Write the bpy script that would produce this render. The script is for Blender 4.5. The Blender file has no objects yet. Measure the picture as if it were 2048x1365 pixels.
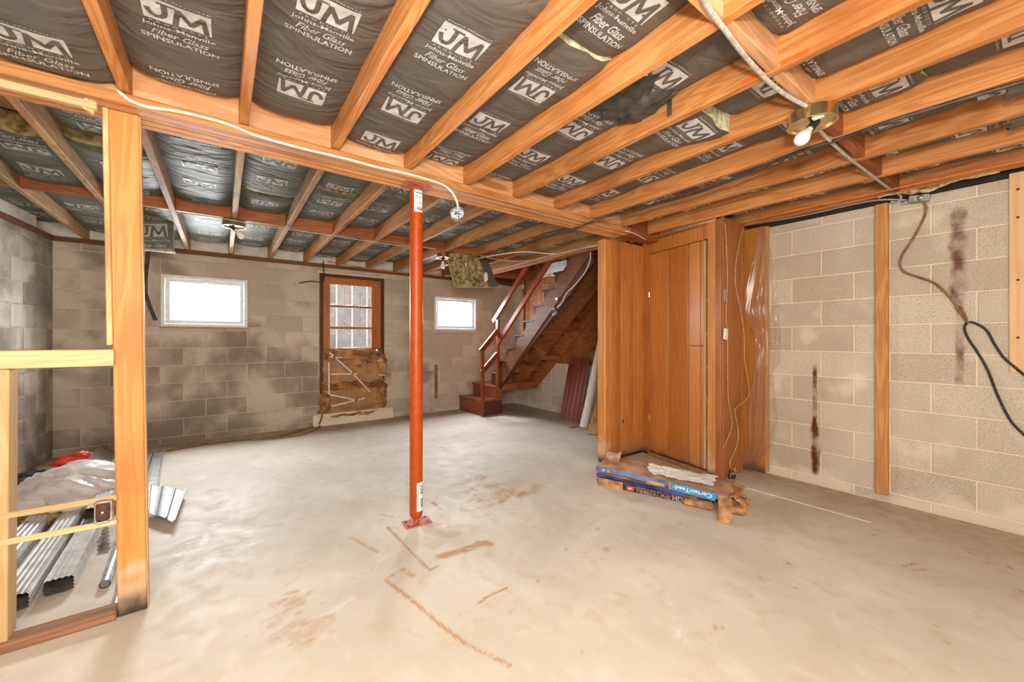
import bpy, bmesh, math, random
import numpy as np
from mathutils import Vector, Matrix
random.seed(7); rng = np.random.default_rng(7)
C = bpy.context.scene.collection
# ------------------------------------------------------------------ camera, sky, lamps, exposure
FPX, YAW, HOR, CH = 785.0, math.radians(36.4), 679.0, 1.19     # focal length in px of a 2048 px frame, yaw, horizon row, camera height
SN, CS = math.sin(YAW), math.cos(YAW)
cam = bpy.data.cameras.new('camera'); cam_o = bpy.data.objects.new('camera', cam); C.objects.link(cam_o)
cam_o.location = (0, 0, CH); cam_o.rotation_euler = (math.pi/2, 0, -YAW)
cam.sensor_width = 36; cam.lens = FPX/2048*36; cam.shift_y = (HOR-682.5)/2048; cam.clip_start = .02
bpy.context.scene.camera = cam_o
sc = bpy.context.scene
sc.view_settings.view_transform = 'Standard'; sc.view_settings.look = 'None'
sc.view_settings.gamma = 1; sc.view_settings.use_curve_mapping = False
sc.view_settings.exposure = 0.0
W = bpy.data.worlds.new('sky'); sc.world = W; W.use_nodes = True
W.node_tree.nodes['Background'].inputs['Color'].default_value = (.93, .97, 1, 1)
W.node_tree.nodes['Background'].inputs['Strength'].default_value = 9.0
def lamp(name, kind, loc, energy, color, size=.1, size_y=None, look=None, portal=False):
    l = bpy.data.lights.new(name, kind); l.energy = energy; l.color = color
    if kind == 'AREA':
        l.shape = 'RECTANGLE'; l.size = size; l.size_y = size_y or size
        if portal: l.cycles.is_portal = True
    else: l.shadow_soft_size = size
    o = bpy.data.objects.new(name, l); C.objects.link(o); o.location = loc
    if look: o.rotation_euler = (Vector(look)-Vector(loc)).to_track_quat('-Z', 'Y').to_euler()
    return o
lamp('camera_flash', 'POINT', (.08, -.05, 1.6), 125, (1, .93, .83), .045)
lamp('flash_umbrella', 'AREA', (-.1, -1.15, 1.35), 152, (1, .92, .82), 2.2, 1.5, look=(1.3, 2.6, 1.1))  # added soft fill behind the camera to brighten the room
for n, l, s in (('daylight_left_window', (-.16, 5.98, 1.62), (.8, .58)), ('daylight_right_window', (3.18, 5.98, 1.62), (.8, .58)), ('daylight_door', (1.49, 5.99, 1.5), (.56, .9))):
    lamp(n, 'AREA', l, 1, (1, 1, 1), s[0], s[1], look=(l[0], 0, l[2]), portal=True)
for n, x, e in (('window_daylight_left', -.16, 135), ('window_daylight_right', 3.18, 130)):
    lamp(n, 'AREA', (x, 6.14, 1.7), e, (.92, .965, 1), .72, .46, look=(x, 4.2, .2))
# ------------------------------------------------------------------ pixel -> point on a real plane
def ray(x, y):
    u = (x-1024)/FPX; w = (HOR-y)/FPX
    return u*CS+SN, CS-u*SN, w
def az(x, y, z=0.0):
    d = ray(x, y); t = (z-CH)/d[2]; return Vector((d[0]*t, d[1]*t, z))
def ax(x, y, X):
    d = ray(x, y); t = X/d[0]; return Vector((X, d[1]*t, CH+d[2]*t))
def ay(x, y, Y):
    d = ray(x, y); t = Y/d[1]; return Vector((d[0]*t, Y, CH+d[2]*t))
def al(x, y, P, Q):      # vertical plane through P, Q (xy)
    d = ray(x, y); n = (Q[1]-P[1], -(Q[0]-P[0])); t = (n[0]*P[0]+n[1]*P[1])/(n[0]*d[0]+n[1]*d[1])
    return Vector((d[0]*t, d[1]*t, CH+d[2]*t))
# ------------------------------------------------------------------ object helpers
def tag(o, label=None, cat=None, group=None, kind=None):
    if label: o['label'] = label
    if cat: o['category'] = cat
    if group: o['group'] = group
    if kind: o['kind'] = kind
    return o
def thing(name, label, cat, loc=(0, 0, 0), rz=0, group=None):
    o = bpy.data.objects.new(name, None); C.objects.link(o); o.location = loc; o.rotation_euler = (0, 0, rz)
    o.empty_display_size = .1
    return tag(o, label, cat, group)
def wm(o):
    return wm(o.parent) @ o.matrix_parent_inverse @ o.matrix_basis if o.parent else o.matrix_basis.copy()
def link(name, me, parent=None, loc=(0, 0, 0), rot=(0, 0, 0), keep=False):
    o = bpy.data.objects.new(name, me); C.objects.link(o)
    o.location = loc; o.rotation_euler = rot
    if parent is not None:
        o.parent = parent
        if keep:                                  # mesh given in world space
            o.matrix_parent_inverse = wm(parent).inverted()
    return o
class MB:
    def __init__(s): s.v = []; s.f = []; s.m = []; s.cur = 0
    def add(s, vs, fs, m=None):
        b = len(s.v); s.v += [tuple(p) for p in vs]; s.f += [tuple(b+i for i in f) for f in fs]
        s.m += [s.cur if m is None else m]*len(fs); return s
    def box(s, a, b, M=None, m=None, ch=0.0):
        x0, y0, z0 = [min(p, q) for p, q in zip(a, b)]; x1, y1, z1 = [max(p, q) for p, q in zip(a, b)]
        if ch <= 0:
            vs = [(x0, y0, z0), (x1, y0, z0), (x1, y1, z0), (x0, y1, z0), (x0, y0, z1), (x1, y0, z1), (x1, y1, z1), (x0, y1, z1)]
            fs = [(0, 3, 2, 1), (4, 5, 6, 7), (0, 1, 5, 4), (1, 2, 6, 5), (2, 3, 7, 6), (3, 0, 4, 7)]
        else:
            bm = bmesh.new(); bmesh.ops.create_cube(bm, size=1)
            for v in bm.verts: v.co = Vector(((x0+x1)/2+v.co.x*(x1-x0), (y0+y1)/2+v.co.y*(y1-y0), (z0+z1)/2+v.co.z*(z1-z0)))
            c = min(ch, (x1-x0)*.4, (y1-y0)*.4, (z1-z0)*.4)
            bmesh.ops.bevel(bm, geom=bm.edges[:], offset=c, segments=1, affect='EDGES')
            bm.verts.index_update(); vs = [v.co.copy() for v in bm.verts]; fs = [[v.index for v in f.verts] for f in bm.faces]; bm.free()
        if M is not None: vs = [M @ Vector(p) for p in vs]
        return s.add(vs, fs, m)
    def bar(s, p, q, w, h, up=(0, 0, 1), m=None, ch=0.003):       # board from p to q, width w across, height h along up
        p = Vector(p); q = Vector(q); d = (q-p); L = d.length; d = d.normalized(); up = Vector(up)
        sd = d.cross(up).normalized(); up = sd.cross(d).normalized()
        M = Matrix(((d.x, sd.x, up.x, p.x), (d.y, sd.y, up.y, p.y), (d.z, sd.z, up.z, p.z), (0, 0, 0, 1)))
        return s.box((0, -w/2, -h/2), (L, w/2, h/2), M, m, ch)
    def tube(s, pts, r, n=8, m=None, cap=True, closed=False):
        pts = [Vector(p) for p in pts]; rr = r if isinstance(r, (list, tuple)) else [r]*len(pts)
        rings = []; prev = None
        for i, p in enumerate(pts):
            t = (pts[min(i+1, len(pts)-1)]-pts[max(i-1, 0)]).normalized()
            if prev is None:
                a = Vector((0, 0, 1)) if abs(t.z) < .9 else Vector((1, 0, 0)); x = t.cross(a).normalized()
            else:
                x = prev - t*prev.dot(t); x = x.normalized() if x.length > 1e-6 else t.orthogonal().normalized()
            prev = x; y = t.cross(x)
            rings.append([p+(x*math.cos(2*math.pi*k/n)+y*math.sin(2*math.pi*k/n))*rr[i] for k in range(n)])
        vs = [v for rg in rings for v in rg]; fs = []
        for i in range(len(pts)-1):
            for k in range(n): fs.append((i*n+k, i*n+(k+1) % n, (i+1)*n+(k+1) % n, (i+1)*n+k))
        if cap: fs.append(tuple(range(n))[::-1]); fs.append(tuple((len(pts)-1)*n+k for k in range(n)))
        return s.add(vs, fs, m)
    def lathe(s, prof, c=(0, 0, 0), n=24, M=None, m=None):
        vs = []; fs = []
        for r, z in prof:
            for k in range(n): vs.append((c[0]+r*math.cos(2*math.pi*k/n), c[1]+r*math.sin(2*math.pi*k/n), c[2]+z))
        for i in range(len(prof)-1):
            for k in range(n): fs.append((i*n+k, i*n+(k+1) % n, (i+1)*n+(k+1) % n, (i+1)*n+k))
        fs.append(tuple(range(n))[::-1]); fs.append(tuple((len(prof)-1)*n+k for k in range(n)))
        if M is not None: vs = [M @ Vector(p) for p in vs]
        return s.add(vs, fs, m)
    def prism(s, poly, axis, a, b, m=None):       # poly = 2D points in the other two axes (x->(y,z), y->(x,z), z->(x,y))
        def P(p, t): return {'x': (t, p[0], p[1]), 'y': (p[0], t, p[1]), 'z': (p[0], p[1], t)}[axis]
        n = len(poly); vs = [P(p, a) for p in poly]+[P(p, b) for p in poly]
        fs = [tuple(range(n))[::-1], tuple(range(n, 2*n))]+[(i, (i+1) % n, n+(i+1) % n, n+i) for i in range(n)]
        return s.add(vs, fs, m)
    def grid(s, fn, nu, nv, m=None, thick=None):  # fn(u,v)->point; thick = offset vector gives a closed slab
        vs = [fn(i/nu, j/nv) for j in range(nv+1) for i in range(nu+1)]; w = nu+1
        fs = [(j*w+i, j*w+i+1, (j+1)*w+i+1, (j+1)*w+i) for j in range(nv) for i in range(nu)]
        if thick is not None:
            b = len(vs); vs = vs+[Vector(p)+Vector(thick) for p in vs]
            fs += [tuple(b+k for k in f[::-1]) for f in fs[:]]
            bd = [i for i in range(nu)]+[j*w+nu for j in range(nv)]+[nv*w+i for i in range(nu, 0, -1)]+[j*w for j in range(nv, 0, -1)]
            for i in range(len(bd)):
                p, q = bd[i], bd[(i+1) % len(bd)]; fs.append((q, p, b+p, b+q))
        return s.add(vs, fs, m)
    def mesh(s, name, mats, smooth=False, fix=True):
        me = bpy.data.meshes.new(name); me.from_pydata(s.v, [], s.f)
        for mt in (mats if isinstance(mats, (list, tuple)) else [mats]): me.materials.append(mt)
        me.polygons.foreach_set('material_index', s.m)
        if fix:
            bm = bmesh.new(); bm.from_mesh(me); bmesh.ops.recalc_face_normals(bm, faces=bm.faces[:]); bm.to_mesh(me); bm.free()
        if smooth:
            me.polygons.foreach_set('use_smooth', [True]*len(me.polygons))
            try: me.set_sharp_from_angle(angle=math.radians(40))
            except Exception: pass
        me.update(); return me
    def build(s, name, mats, parent=None, smooth=False, fix=True):    # vertices are world space
        return link(name, s.mesh(name, mats, smooth, fix), parent, keep=True)
def spline(pts, n=8):
    P = [Vector(p) for p in pts]; out = []
    for i in range(len(P)-1):
        a, b, c, d = P[max(i-1, 0)], P[i], P[i+1], P[min(i+2, len(P)-1)]
        for k in range(n):
            t = k/n; out.append(.5*((2*b)+(c-a)*t+(2*a-5*b+4*c-d)*t*t+(3*b-a-3*c+d)*t*t*t))
    out.append(P[-1]); return out
def wob(x, y, s=0):       # cheap smooth noise
    return (math.sin(x*1.7+s*2.1+1.3*math.sin(y*1.1+s))+math.sin(y*2.3-s*1.7+1.1*math.sin(x*.9-s*.6))+.6*math.sin((x+y)*3.9+s*5.3))/2.6
# ------------------------------------------------------------------ materials
def new_mat(name):
    m = bpy.data.materials.new(name); m.use_nodes = True; nt = m.node_tree
    b = nt.nodes['Principled BSDF']; return m, nt, b
def nd(nt, typ, props=None, **inp):
    n = nt.nodes.new('ShaderNode'+typ)
    for k, v in (props or {}).items(): setattr(n, k, v)
    for k, v in inp.items():
        key = int(k[1:]) if k[0] == '_' and k[1:].isdigit() else k.replace('_', ' ')
        s = n.inputs[key]
        if isinstance(v, bpy.types.NodeSocket): nt.links.new(v, s)
        else: s.default_value = v
    return n
def mth(nt, op, a, b=0.0, c=None, clamp=False):
    n = nd(nt, 'Math', {'operation': op, 'use_clamp': clamp}, _0=a, _1=b)
    if c is not None:
        if isinstance(c, bpy.types.NodeSocket): nt.links.new(c, n.inputs[2])
        else: n.inputs[2].default_value = c
    return n.outputs[0]
def mix(nt, f, a, b, blend='MIX'):
    n = nt.nodes.new('ShaderNodeMix'); n.data_type = 'RGBA'; n.blend_type = blend; n.clamp_factor = True
    for idx, v in ((0, f), (6, a), (7, b)):
        if isinstance(v, bpy.types.NodeSocket): nt.links.new(v, n.inputs[idx])
        else: n.inputs[idx].default_value = v if idx == 0 else (*v, 1)
    return n.outputs[2]
def mrange(nt, v, a, b, c=0.0, d=1.0):
    n = nd(nt, 'MapRange', {'interpolation_type': 'SMOOTHSTEP'}, Value=v, From_Min=a, From_Max=b, To_Min=c, To_Max=d); return n.outputs[0]
def bump(nt, b, h, strength=.3, dist=.01):
    n = nd(nt, 'Bump', None, Strength=strength, Distance=dist, Height=h); nt.links.new(n.outputs[0], b.inputs['Normal'])
def plain(name, col, rough=.6, metal=0.0, var=.12, scale=18, bmp=.1, spec=.4, dirt=None):
    m, nt, b = new_mat(name)
    tc = nd(nt, 'TexCoord'); n = nd(nt, 'TexNoise', None, Vector=tc.outputs['Object'], Scale=scale, Detail=5.0)
    dk = dirt or tuple(c*(1-var*2) for c in col); lt = tuple(min(1, c*(1+var)) for c in col)
    nt.links.new(mix(nt, mrange(nt, n.outputs[0], .3, .7), dk, lt), b.inputs['Base Color'])
    b.inputs['Roughness'].default_value = rough; b.inputs['Metallic'].default_value = metal
    b.inputs['Specular IOR Level'].default_value = spec
    if bmp: bump(nt, b, n.outputs[0], bmp, .004)
    return m
def wood(name, light, mid, dark, axis='y', rough=.6, grain=1.0, coat=0.0, stain=None, knots=True, bottom=False):
    m, nt, b = new_mat(name)
    tc = nd(nt, 'TexCoord'); oi = nd(nt, 'ObjectInfo')
    off = nd(nt, 'VectorMath', {'operation': 'SCALE'}, _0=(13.1, 7.7, 5.3)); nt.links.new(oi.outputs['Random'], off.inputs['Scale'])
    v = nd(nt, 'VectorMath', {'operation': 'ADD'}, _0=tc.outputs['Object'], _1=off.outputs[0])
    sc_ = {'x': (.55, 9, 9), 'y': (9, .55, 9), 'z': (9, 9, .55)}[axis]
    mp = nd(nt, 'Mapping', None, Vector=v.outputs[0], Scale=sc_)
    n1 = nd(nt, 'TexNoise', None, Vector=mp.outputs[0], Scale=1.5*grain, Detail=2.5, Distortion=.6)
    ks = {'x': (1.5, 8, 8), 'y': (8, 1.5, 8), 'z': (8, 8, 1.5)}[axis]
    mk = nd(nt, 'Mapping', None, Vector=v.outputs[0], Scale=ks)
    vo = nd(nt, 'TexVoronoi', None, Vector=mk.outputs[0], Scale=.62)
    arg = mth(nt, 'MULTIPLY', n1.outputs[0], 40.0)
    if knots: arg = mth(nt, 'ADD', arg, mrange(nt, vo.outputs['Distance'], 0, .55, 22.0, 0))
    ring = mth(nt, 'SINE', arg)
    n2 = nd(nt, 'TexNoise', None, Vector=mp.outputs[0], Scale=14.0*grain, Detail=4.0)
    big = nd(nt, 'TexNoise', None, Vector=v.outputs[0], Scale=2.2, Detail=2.0)
    f = mth(nt, 'ADD', mth(nt, 'MULTIPLY', mrange(nt, ring, -1, 1), .40), mth(nt, 'MULTIPLY', n2.outputs[0], .62))
    col = mix(nt, mrange(nt, f, .2, .8), mid, light)
    col = mix(nt, mrange(nt, big.outputs[0], .48, .8, 0, .75), col, dark)
    if knots:
        col = mix(nt, mrange(nt, vo.outputs['Distance'], .09, .17, .8, 0), col, tuple(c*.45 for c in dark))
        col = mix(nt, mrange(nt, vo.outputs['Distance'], .12, .36, .4, 0), col, dark)
    hs = nd(nt, 'HueSaturation', None, Color=col, Value=mrange(nt, oi.outputs['Random'], 0, 1, .86, 1.12))
    col = hs.outputs[0]
    if stain:                    # dark rotted foot below a height (world z)
        ge = nd(nt, 'NewGeometry'); sx = nd(nt, 'SeparateXYZ', None, Vector=ge.outputs['Position'])
        nn = nd(nt, 'TexNoise', None, Vector=ge.outputs['Position'], Scale=9.0, Detail=4.0)
        zz = mth(nt, 'ADD', sx.outputs[2], mth(nt, 'MULTIPLY', nn.outputs[0], -stain[0]*1.2))
        col = mix(nt, mrange(nt, zz, -stain[0]*.6, stain[0]*.35, 1, 0), col, stain[1])
        if len(stain) > 2:       # pale worn area
            z2 = mth(nt, 'ADD', sx.outputs[2], mth(nt, 'MULTIPLY', nn.outputs[0], -stain[2]*1.3))
            col = mix(nt, mrange(nt, z2, -stain[2]*.5, 0.0, .8, 0), col, stain[3])
            col = mix(nt, mrange(nt, zz, -stain[0]*.6, stain[0]*.35, 1, 0), col, stain[1])
    nt.links.new(col, b.inputs['Base Color'])
    b.inputs['Roughness'].default_value = rough; b.inputs['Specular IOR Level'].default_value = .35
    if coat: b.inputs['Coat Weight'].default_value = coat; b.inputs['Coat Roughness'].default_value = .25
    bump(nt, b, f, .12, .003)
    return m
M = {}
OR_L, OR_M, OR_D = (.585, .265, .09), (.455, .17, .045), (.325, .10, .022)
M['joist'] = wood('joist_fir', OR_L, OR_M, OR_D, 'y', .55)
M['joist_far'] = wood('weathered_joist', (.46, .28, .125), (.33, .175, .07), (.20, .095, .038), 'y', .7)  # greyer wood tone for the left far-bay joists
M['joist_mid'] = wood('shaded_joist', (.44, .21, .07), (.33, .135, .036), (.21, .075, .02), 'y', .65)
M['stair_board'] = wood('dark_stair_board', (.20, .075, .026), (.15, .05, .016), (.09, .028, .010), 'y', .5, knots=False)
M['blocking'] = wood('blocking_fir', (.37, .125, .042), (.27, .08, .025), (.19, .052, .016), 'x', .6)
M['beam'] = wood('girder_fir', (.60, .28, .10), (.46, .18, .05), (.33, .11, .028), 'x', .6)
M['beam_pale'] = wood('girder_side', (.68, .38, .20), (.54, .26, .11), (.42, .165, .055), 'x', .6)
M['fresh_x'] = wood('fresh_spruce_rail', (.70, .50, .27), (.62, .41, .19), (.5, .29, .12), 'x', .6)
M['fresh_z'] = wood('fresh_spruce_upright', (.66, .45, .23), (.58, .36, .16), (.46, .26, .10), 'z', .6)
M['post'] = wood('old_stud', (.62, .27, .075), (.53, .20, .048), (.40, .125, .026), 'z', .55, stain=(.15, (.05, .03, .02), .40, (.62, .45, .31)))
M['plate'] = wood('old_sole_plate', (.36, .19, .10), (.24, .11, .055), (.10, .05, .03), 'x', .8)
M['sill'] = wood('old_sill_plate', (.22, .09, .045), (.15, .06, .03), (.09, .035, .02), 'x', .8, knots=False)
M['stud_r'] = wood('furring_stud', (.55, .27, .09), (.42, .18, .05), (.26, .09, .03), 'z', .7)
M['panel'] = wood('wall_panelling', (.50, .195, .042), (.44, .155, .03), (.37, .12, .022), 'z', .42, coat=.15, knots=False, stain=(.10, (.12, .055, .03), .36, (.38, .165, .07)))
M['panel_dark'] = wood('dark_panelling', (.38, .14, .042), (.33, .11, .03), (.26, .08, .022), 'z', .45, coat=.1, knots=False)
M['panel_end'] = wood('panel_corner', (.54, .23, .06), (.45, .17, .038), (.36, .12, .025), 'z', .5, knots=False, stain=(.1, (.06, .03, .02), .5, (.62, .42, .27)))
M['stair'] = wood('varnished_stair', (.13, .042, .02), (.09, .027, .013), (.06, .017, .009), 'y', .45, coat=0, knots=False)
M['stair_raw'] = wood('raw_stair_wood', (.36, .13, .038), (.26, .08, .022), (.16, .045, .013), 'y', .6)
M['stair_red'] = wood('varnished_step', (.30, .085, .028), (.22, .052, .018), (.14, .032, .012), 'x', .3, coat=.3, knots=False)
M['rail'] = wood('red_handrail', (.28, .05, .016), (.20, .03, .010), (.14, .02, .007), 'y', .28, coat=.5, knots=False)
M['redboard'] = wood('cherry_board', (.26, .058, .02), (.17, .03, .011), (.10, .017, .008), 'z', .45, coat=.1, knots=False, grain=1.6)
M['tanboard'] = wood('tan_board', (.55, .30, .12), (.46, .23, .08), (.36, .16, .05), 'z', .6)
M['ply'] = wood('plywood', (.74, .49, .25), (.68, .42, .19), (.58, .32, .12), 'z', .55, grain=.5)
M['doorwood'] = wood('stained_door', (.50, .165, .035), (.41, .115, .022), (.31, .08, .016), 'z', .4, coat=.2, knots=False)
M['doorjamb'] = wood('dark_door_jamb', (.12, .05, .025), (.09, .035, .018), (.06, .022, .012), 'z', .6, knots=False)
M['subfloor'] = wood('subfloor_boards', (.42, .25, .12), (.33, .18, .08), (.24, .12, .05), 'x', .7)
M['rust_paint'] = plain('red_oxide_paint', (.41, .058, .004), .4, 0, .07, 30, .05, .35)
M['rust_plate'] = plain('worn_red_plate', (.45, .09, .035), .55, 0, .25, 40, .2)
M['white'] = plain('white_vinyl', (.80, .81, .82), .45, 0, .04, 20, .03)
M['white_paper'] = plain('white_paper', (.84, .81, .77), .75, 0, .06, 30, .2)
M['cable_w'] = plain('white_cable', (.82, .76, .67), .5, 0, .06, 25, .03)
M['cable_g'] = plain('grey_cable', (.46, .43, .38), .55, 0, .15, 60, .15)
M['cable_b'] = plain('brown_cable', (.26, .14, .06), .6, 0, .2, 30, .05)
M['cable_k'] = plain('black_cable', (.035, .025, .02), .5, 0, .2, 30, .05)
M['cable_o'] = plain('orange_cable', (.72, .17, .03), .45, 0, .1, 30, .03)
M['wire_y'] = plain('yellowed_wire', (.63, .42, .20), .5, 0, .15, 30, .05)
M['pipe_k'] = plain('black_pipe', (.05, .04, .034), .5, 0, .25, 20, .03)
M['brass'] = plain('brass', (.80, .66, .38), .3, 1.0, .12, 14, .02)
M['black'] = plain('black_plastic', (.02, .018, .018), .45, 0, .2, 30, .02)
M['bulb'] = plain('opal_bulb', (.74, .73, .71), .25, 0, .02, 10, 0, .5)
M['steel'] = plain('galvanised_steel', (.50, .50, .47), .42, .8, .25, 26, .08)
M['alu'] = plain('bare_aluminium', (.60, .59, .56), .36, .55, .12, 12, .04)
M['alu_in'] = plain('dull_metal_inside', (.20, .18, .18), .6, .3, .2, 20, .04)
M['soffit'] = plain('grey_aluminium_panel', (.34, .34, .34), .45, .3, .08, 12, .04)
M['chrome'] = plain('chrome', (.7, .66, .6), .18, 1.0, .1, 14, 0)
M['fibre_y'] = plain('yellow_glass_wool', (.56, .47, .25), .95, 0, .3, 42, .9, .1)
M['fibre_g'] = plain('pale_glass_wool', (.62, .62, .42), .95, 0, .2, 42, .8, .1)
M['fibre_old'] = plain('old_glass_wool', (.33, .26, .12), .95, 0, .45, 22, .9, .1, dirt=(.12, .085, .035))
M['wool'] = plain('brown_mineral_wool', (.43, .225, .10), .95, 0, .3, 9, .5, .1, dirt=(.20, .085, .032))
M['kraft'] = plain('kraft_facing', (.40, .215, .095), .6, 0, .15, 8, .2)
M['foam'] = plain('white_foam', (.72, .68, .62), .8, 0, .08, 12, .15)
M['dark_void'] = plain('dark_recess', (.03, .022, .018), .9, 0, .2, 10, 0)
M['card'] = plain('torn_cardboard', (.50, .27, .12), .8, 0, .3, 16, .35, dirt=(.28, .13, .05))
M['dusty_card'] = plain('dusty_cardboard', (.40, .28, .19), .85, 0, .3, 7, .2, dirt=(.33, .12, .035))
M['blue'] = plain('sky_blue_print', (.05, .30, .62), .5, 0, .12, 14, .1)
M['blue_dusty'] = plain('dusty_blue_print', (.13, .21, .37), .6, 0, .35, 9, .15, dirt=(.07, .11, .22))
M['navy'] = plain('deep_blue_wrapper', (.05, .07, .27), .4, 0, .3, 10, .2)
M['purple'] = plain('dark_plum_wrapper', (.075, .04, .075), .5, 0, .3, 12, .15)
M['orange_ink'] = plain('orange_print', (.80, .11, .02), .5, 0, .05, 12, 0)
M['tan_ink'] = plain('tan_print', (.58, .38, .22), .6, 0, .2, 12, 0)
M['white_ink'] = plain('white_print', (.80, .80, .80), .6, 0, .03, 12, 0)
M['black_ink'] = plain('black_print', (.03, .03, .035), .6, 0, .05, 12, 0)
M['red_plastic'] = plain('red_plastic', (.66, .045, .035), .4, 0, .25, 18, .4)
M['debris'] = plain('dark_debris', (.05, .045, .042), .8, 0, .4, 16, .4)
M['bluegrey'] = plain('blue_grey_scrap', (.21, .25, .28), .7, 0, .3, 10, .3)
M['outlet'] = plain('brown_bakelite', (.10, .035, .022), .35, 0, .2, 30, .03)
M['ext_brick'] = plain('outdoor_boards', (.13, .115, .105), .8, 0, .15, 5, .05)
M['ext_pale'] = plain('outdoor_concrete', (.30, .31, .32), .8, 0, .12, 4, .05)
M['tape'] = plain('silver_tape', (.78, .72, .66), .3, .3, .2, 60, .15)
M['strip'] = plain('grey_paper_strip', (.062, .057, .053), .7, 0, .2, 20, .1)
def glass(name, dirty=0.0):
    m, nt, b = new_mat(name); nt.nodes.remove(b); out = nt.nodes['Material Output']
    tr = nd(nt, 'BsdfTransparent'); gl = nd(nt, 'BsdfGlossy', None, Roughness=.03); df = nd(nt, 'BsdfDiffuse', None, Color=(.75, .78, .8, 1))
    tc = nd(nt, 'TexCoord'); n = nd(nt, 'TexNoise', None, Vector=tc.outputs['Object'], Scale=6.0, Detail=6.0)
    m1 = nd(nt, 'MixShader', None, _0=.06, _1=tr.outputs[0], _2=gl.outputs[0])
    m2 = nd(nt, 'MixShader', None, _0=mrange(nt, n.outputs[0], .35, .75, dirty*.2, dirty), _1=m1.outputs[0], _2=df.outputs[0])
    nt.links.new(m2.outputs[0], out.inputs[0]); return m
M['glass'] = glass('window_glass', .02); M['glass_dirty'] = glass('dusty_door_glass', .62)
def poly(name, op, gl_, tint):
    m, nt, b = new_mat(name); nt.nodes.remove(b); out = nt.nodes['Material Output']
    tr = nd(nt, 'BsdfTransparent', None, Color=(.97, .95, .92, 1)); g = nd(nt, 'BsdfGlossy', None, Roughness=.28); df = nd(nt, 'BsdfTranslucent', None, Color=(*tint, 1)); d2 = nd(nt, 'BsdfDiffuse', None, Color=(*tint, 1))
    md = nd(nt, 'MixShader', None, _0=.6, _1=df.outputs[0], _2=d2.outputs[0])
    m1 = nd(nt, 'MixShader', None, _0=op, _1=tr.outputs[0], _2=md.outputs[0])
    m2 = nd(nt, 'MixShader', None, _0=gl_, _1=m1.outputs[0], _2=g.outputs[0])
    nt.links.new(m2.outputs[0], out.inputs[0]); return m
M['poly'] = poly('clear_plastic_sheet', .13, .07, (.8, .7, .6)); M['bag'] = poly('milky_plastic_bag', .78, .05, (.88, .82, .78))
def facing(name, col, col2, rough):
    m, nt, b = new_mat(name); tc = nd(nt, 'TexCoord'); oi = nd(nt, 'ObjectInfo')
    mp = nd(nt, 'Mapping', None, Vector=tc.outputs['Object'], Scale=(1, 2.6, 1)); nt.links.new(oi.outputs['Random'], mp.inputs['Location'])
    n = nd(nt, 'TexNoise', None, Vector=mp.outputs[0], Scale=3.2, Detail=3.0, Distortion=1.4)
    n2 = nd(nt, 'TexNoise', None, Vector=tc.outputs['Object'], Scale=120.0, Detail=2.0)
    c = mix(nt, mrange(nt, n.outputs[0], .3, .75), col, col2); c = mix(nt, mrange(nt, n2.outputs[0], .4, .7, 0, .35), c, tuple(k*1.5 for k in col))
    nt.links.new(c, b.inputs['Base Color']); b.inputs['Roughness'].default_value = rough; b.inputs['Specular IOR Level'].default_value = .3
    bump(nt, b, n.outputs[0], .6, .03); return m
M['facing'] = facing('asphalt_paper_facing', (.108, .092, .078), (.135, .118, .10), .62)
M['facing_far'] = facing('old_asphalt_paper_facing', (.088, .090, .074), (.135, .145, .112), .62)  # greenish tint puts reflected window daylight into the far facing colour
M['print'] = plain('grey_white_print', (.58, .58, .58), .6, 0, .06, 40, .05)
M['print_far'] = plain('faded_print', (.42, .43, .41), .6, 0, .12, 40, .05)
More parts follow.
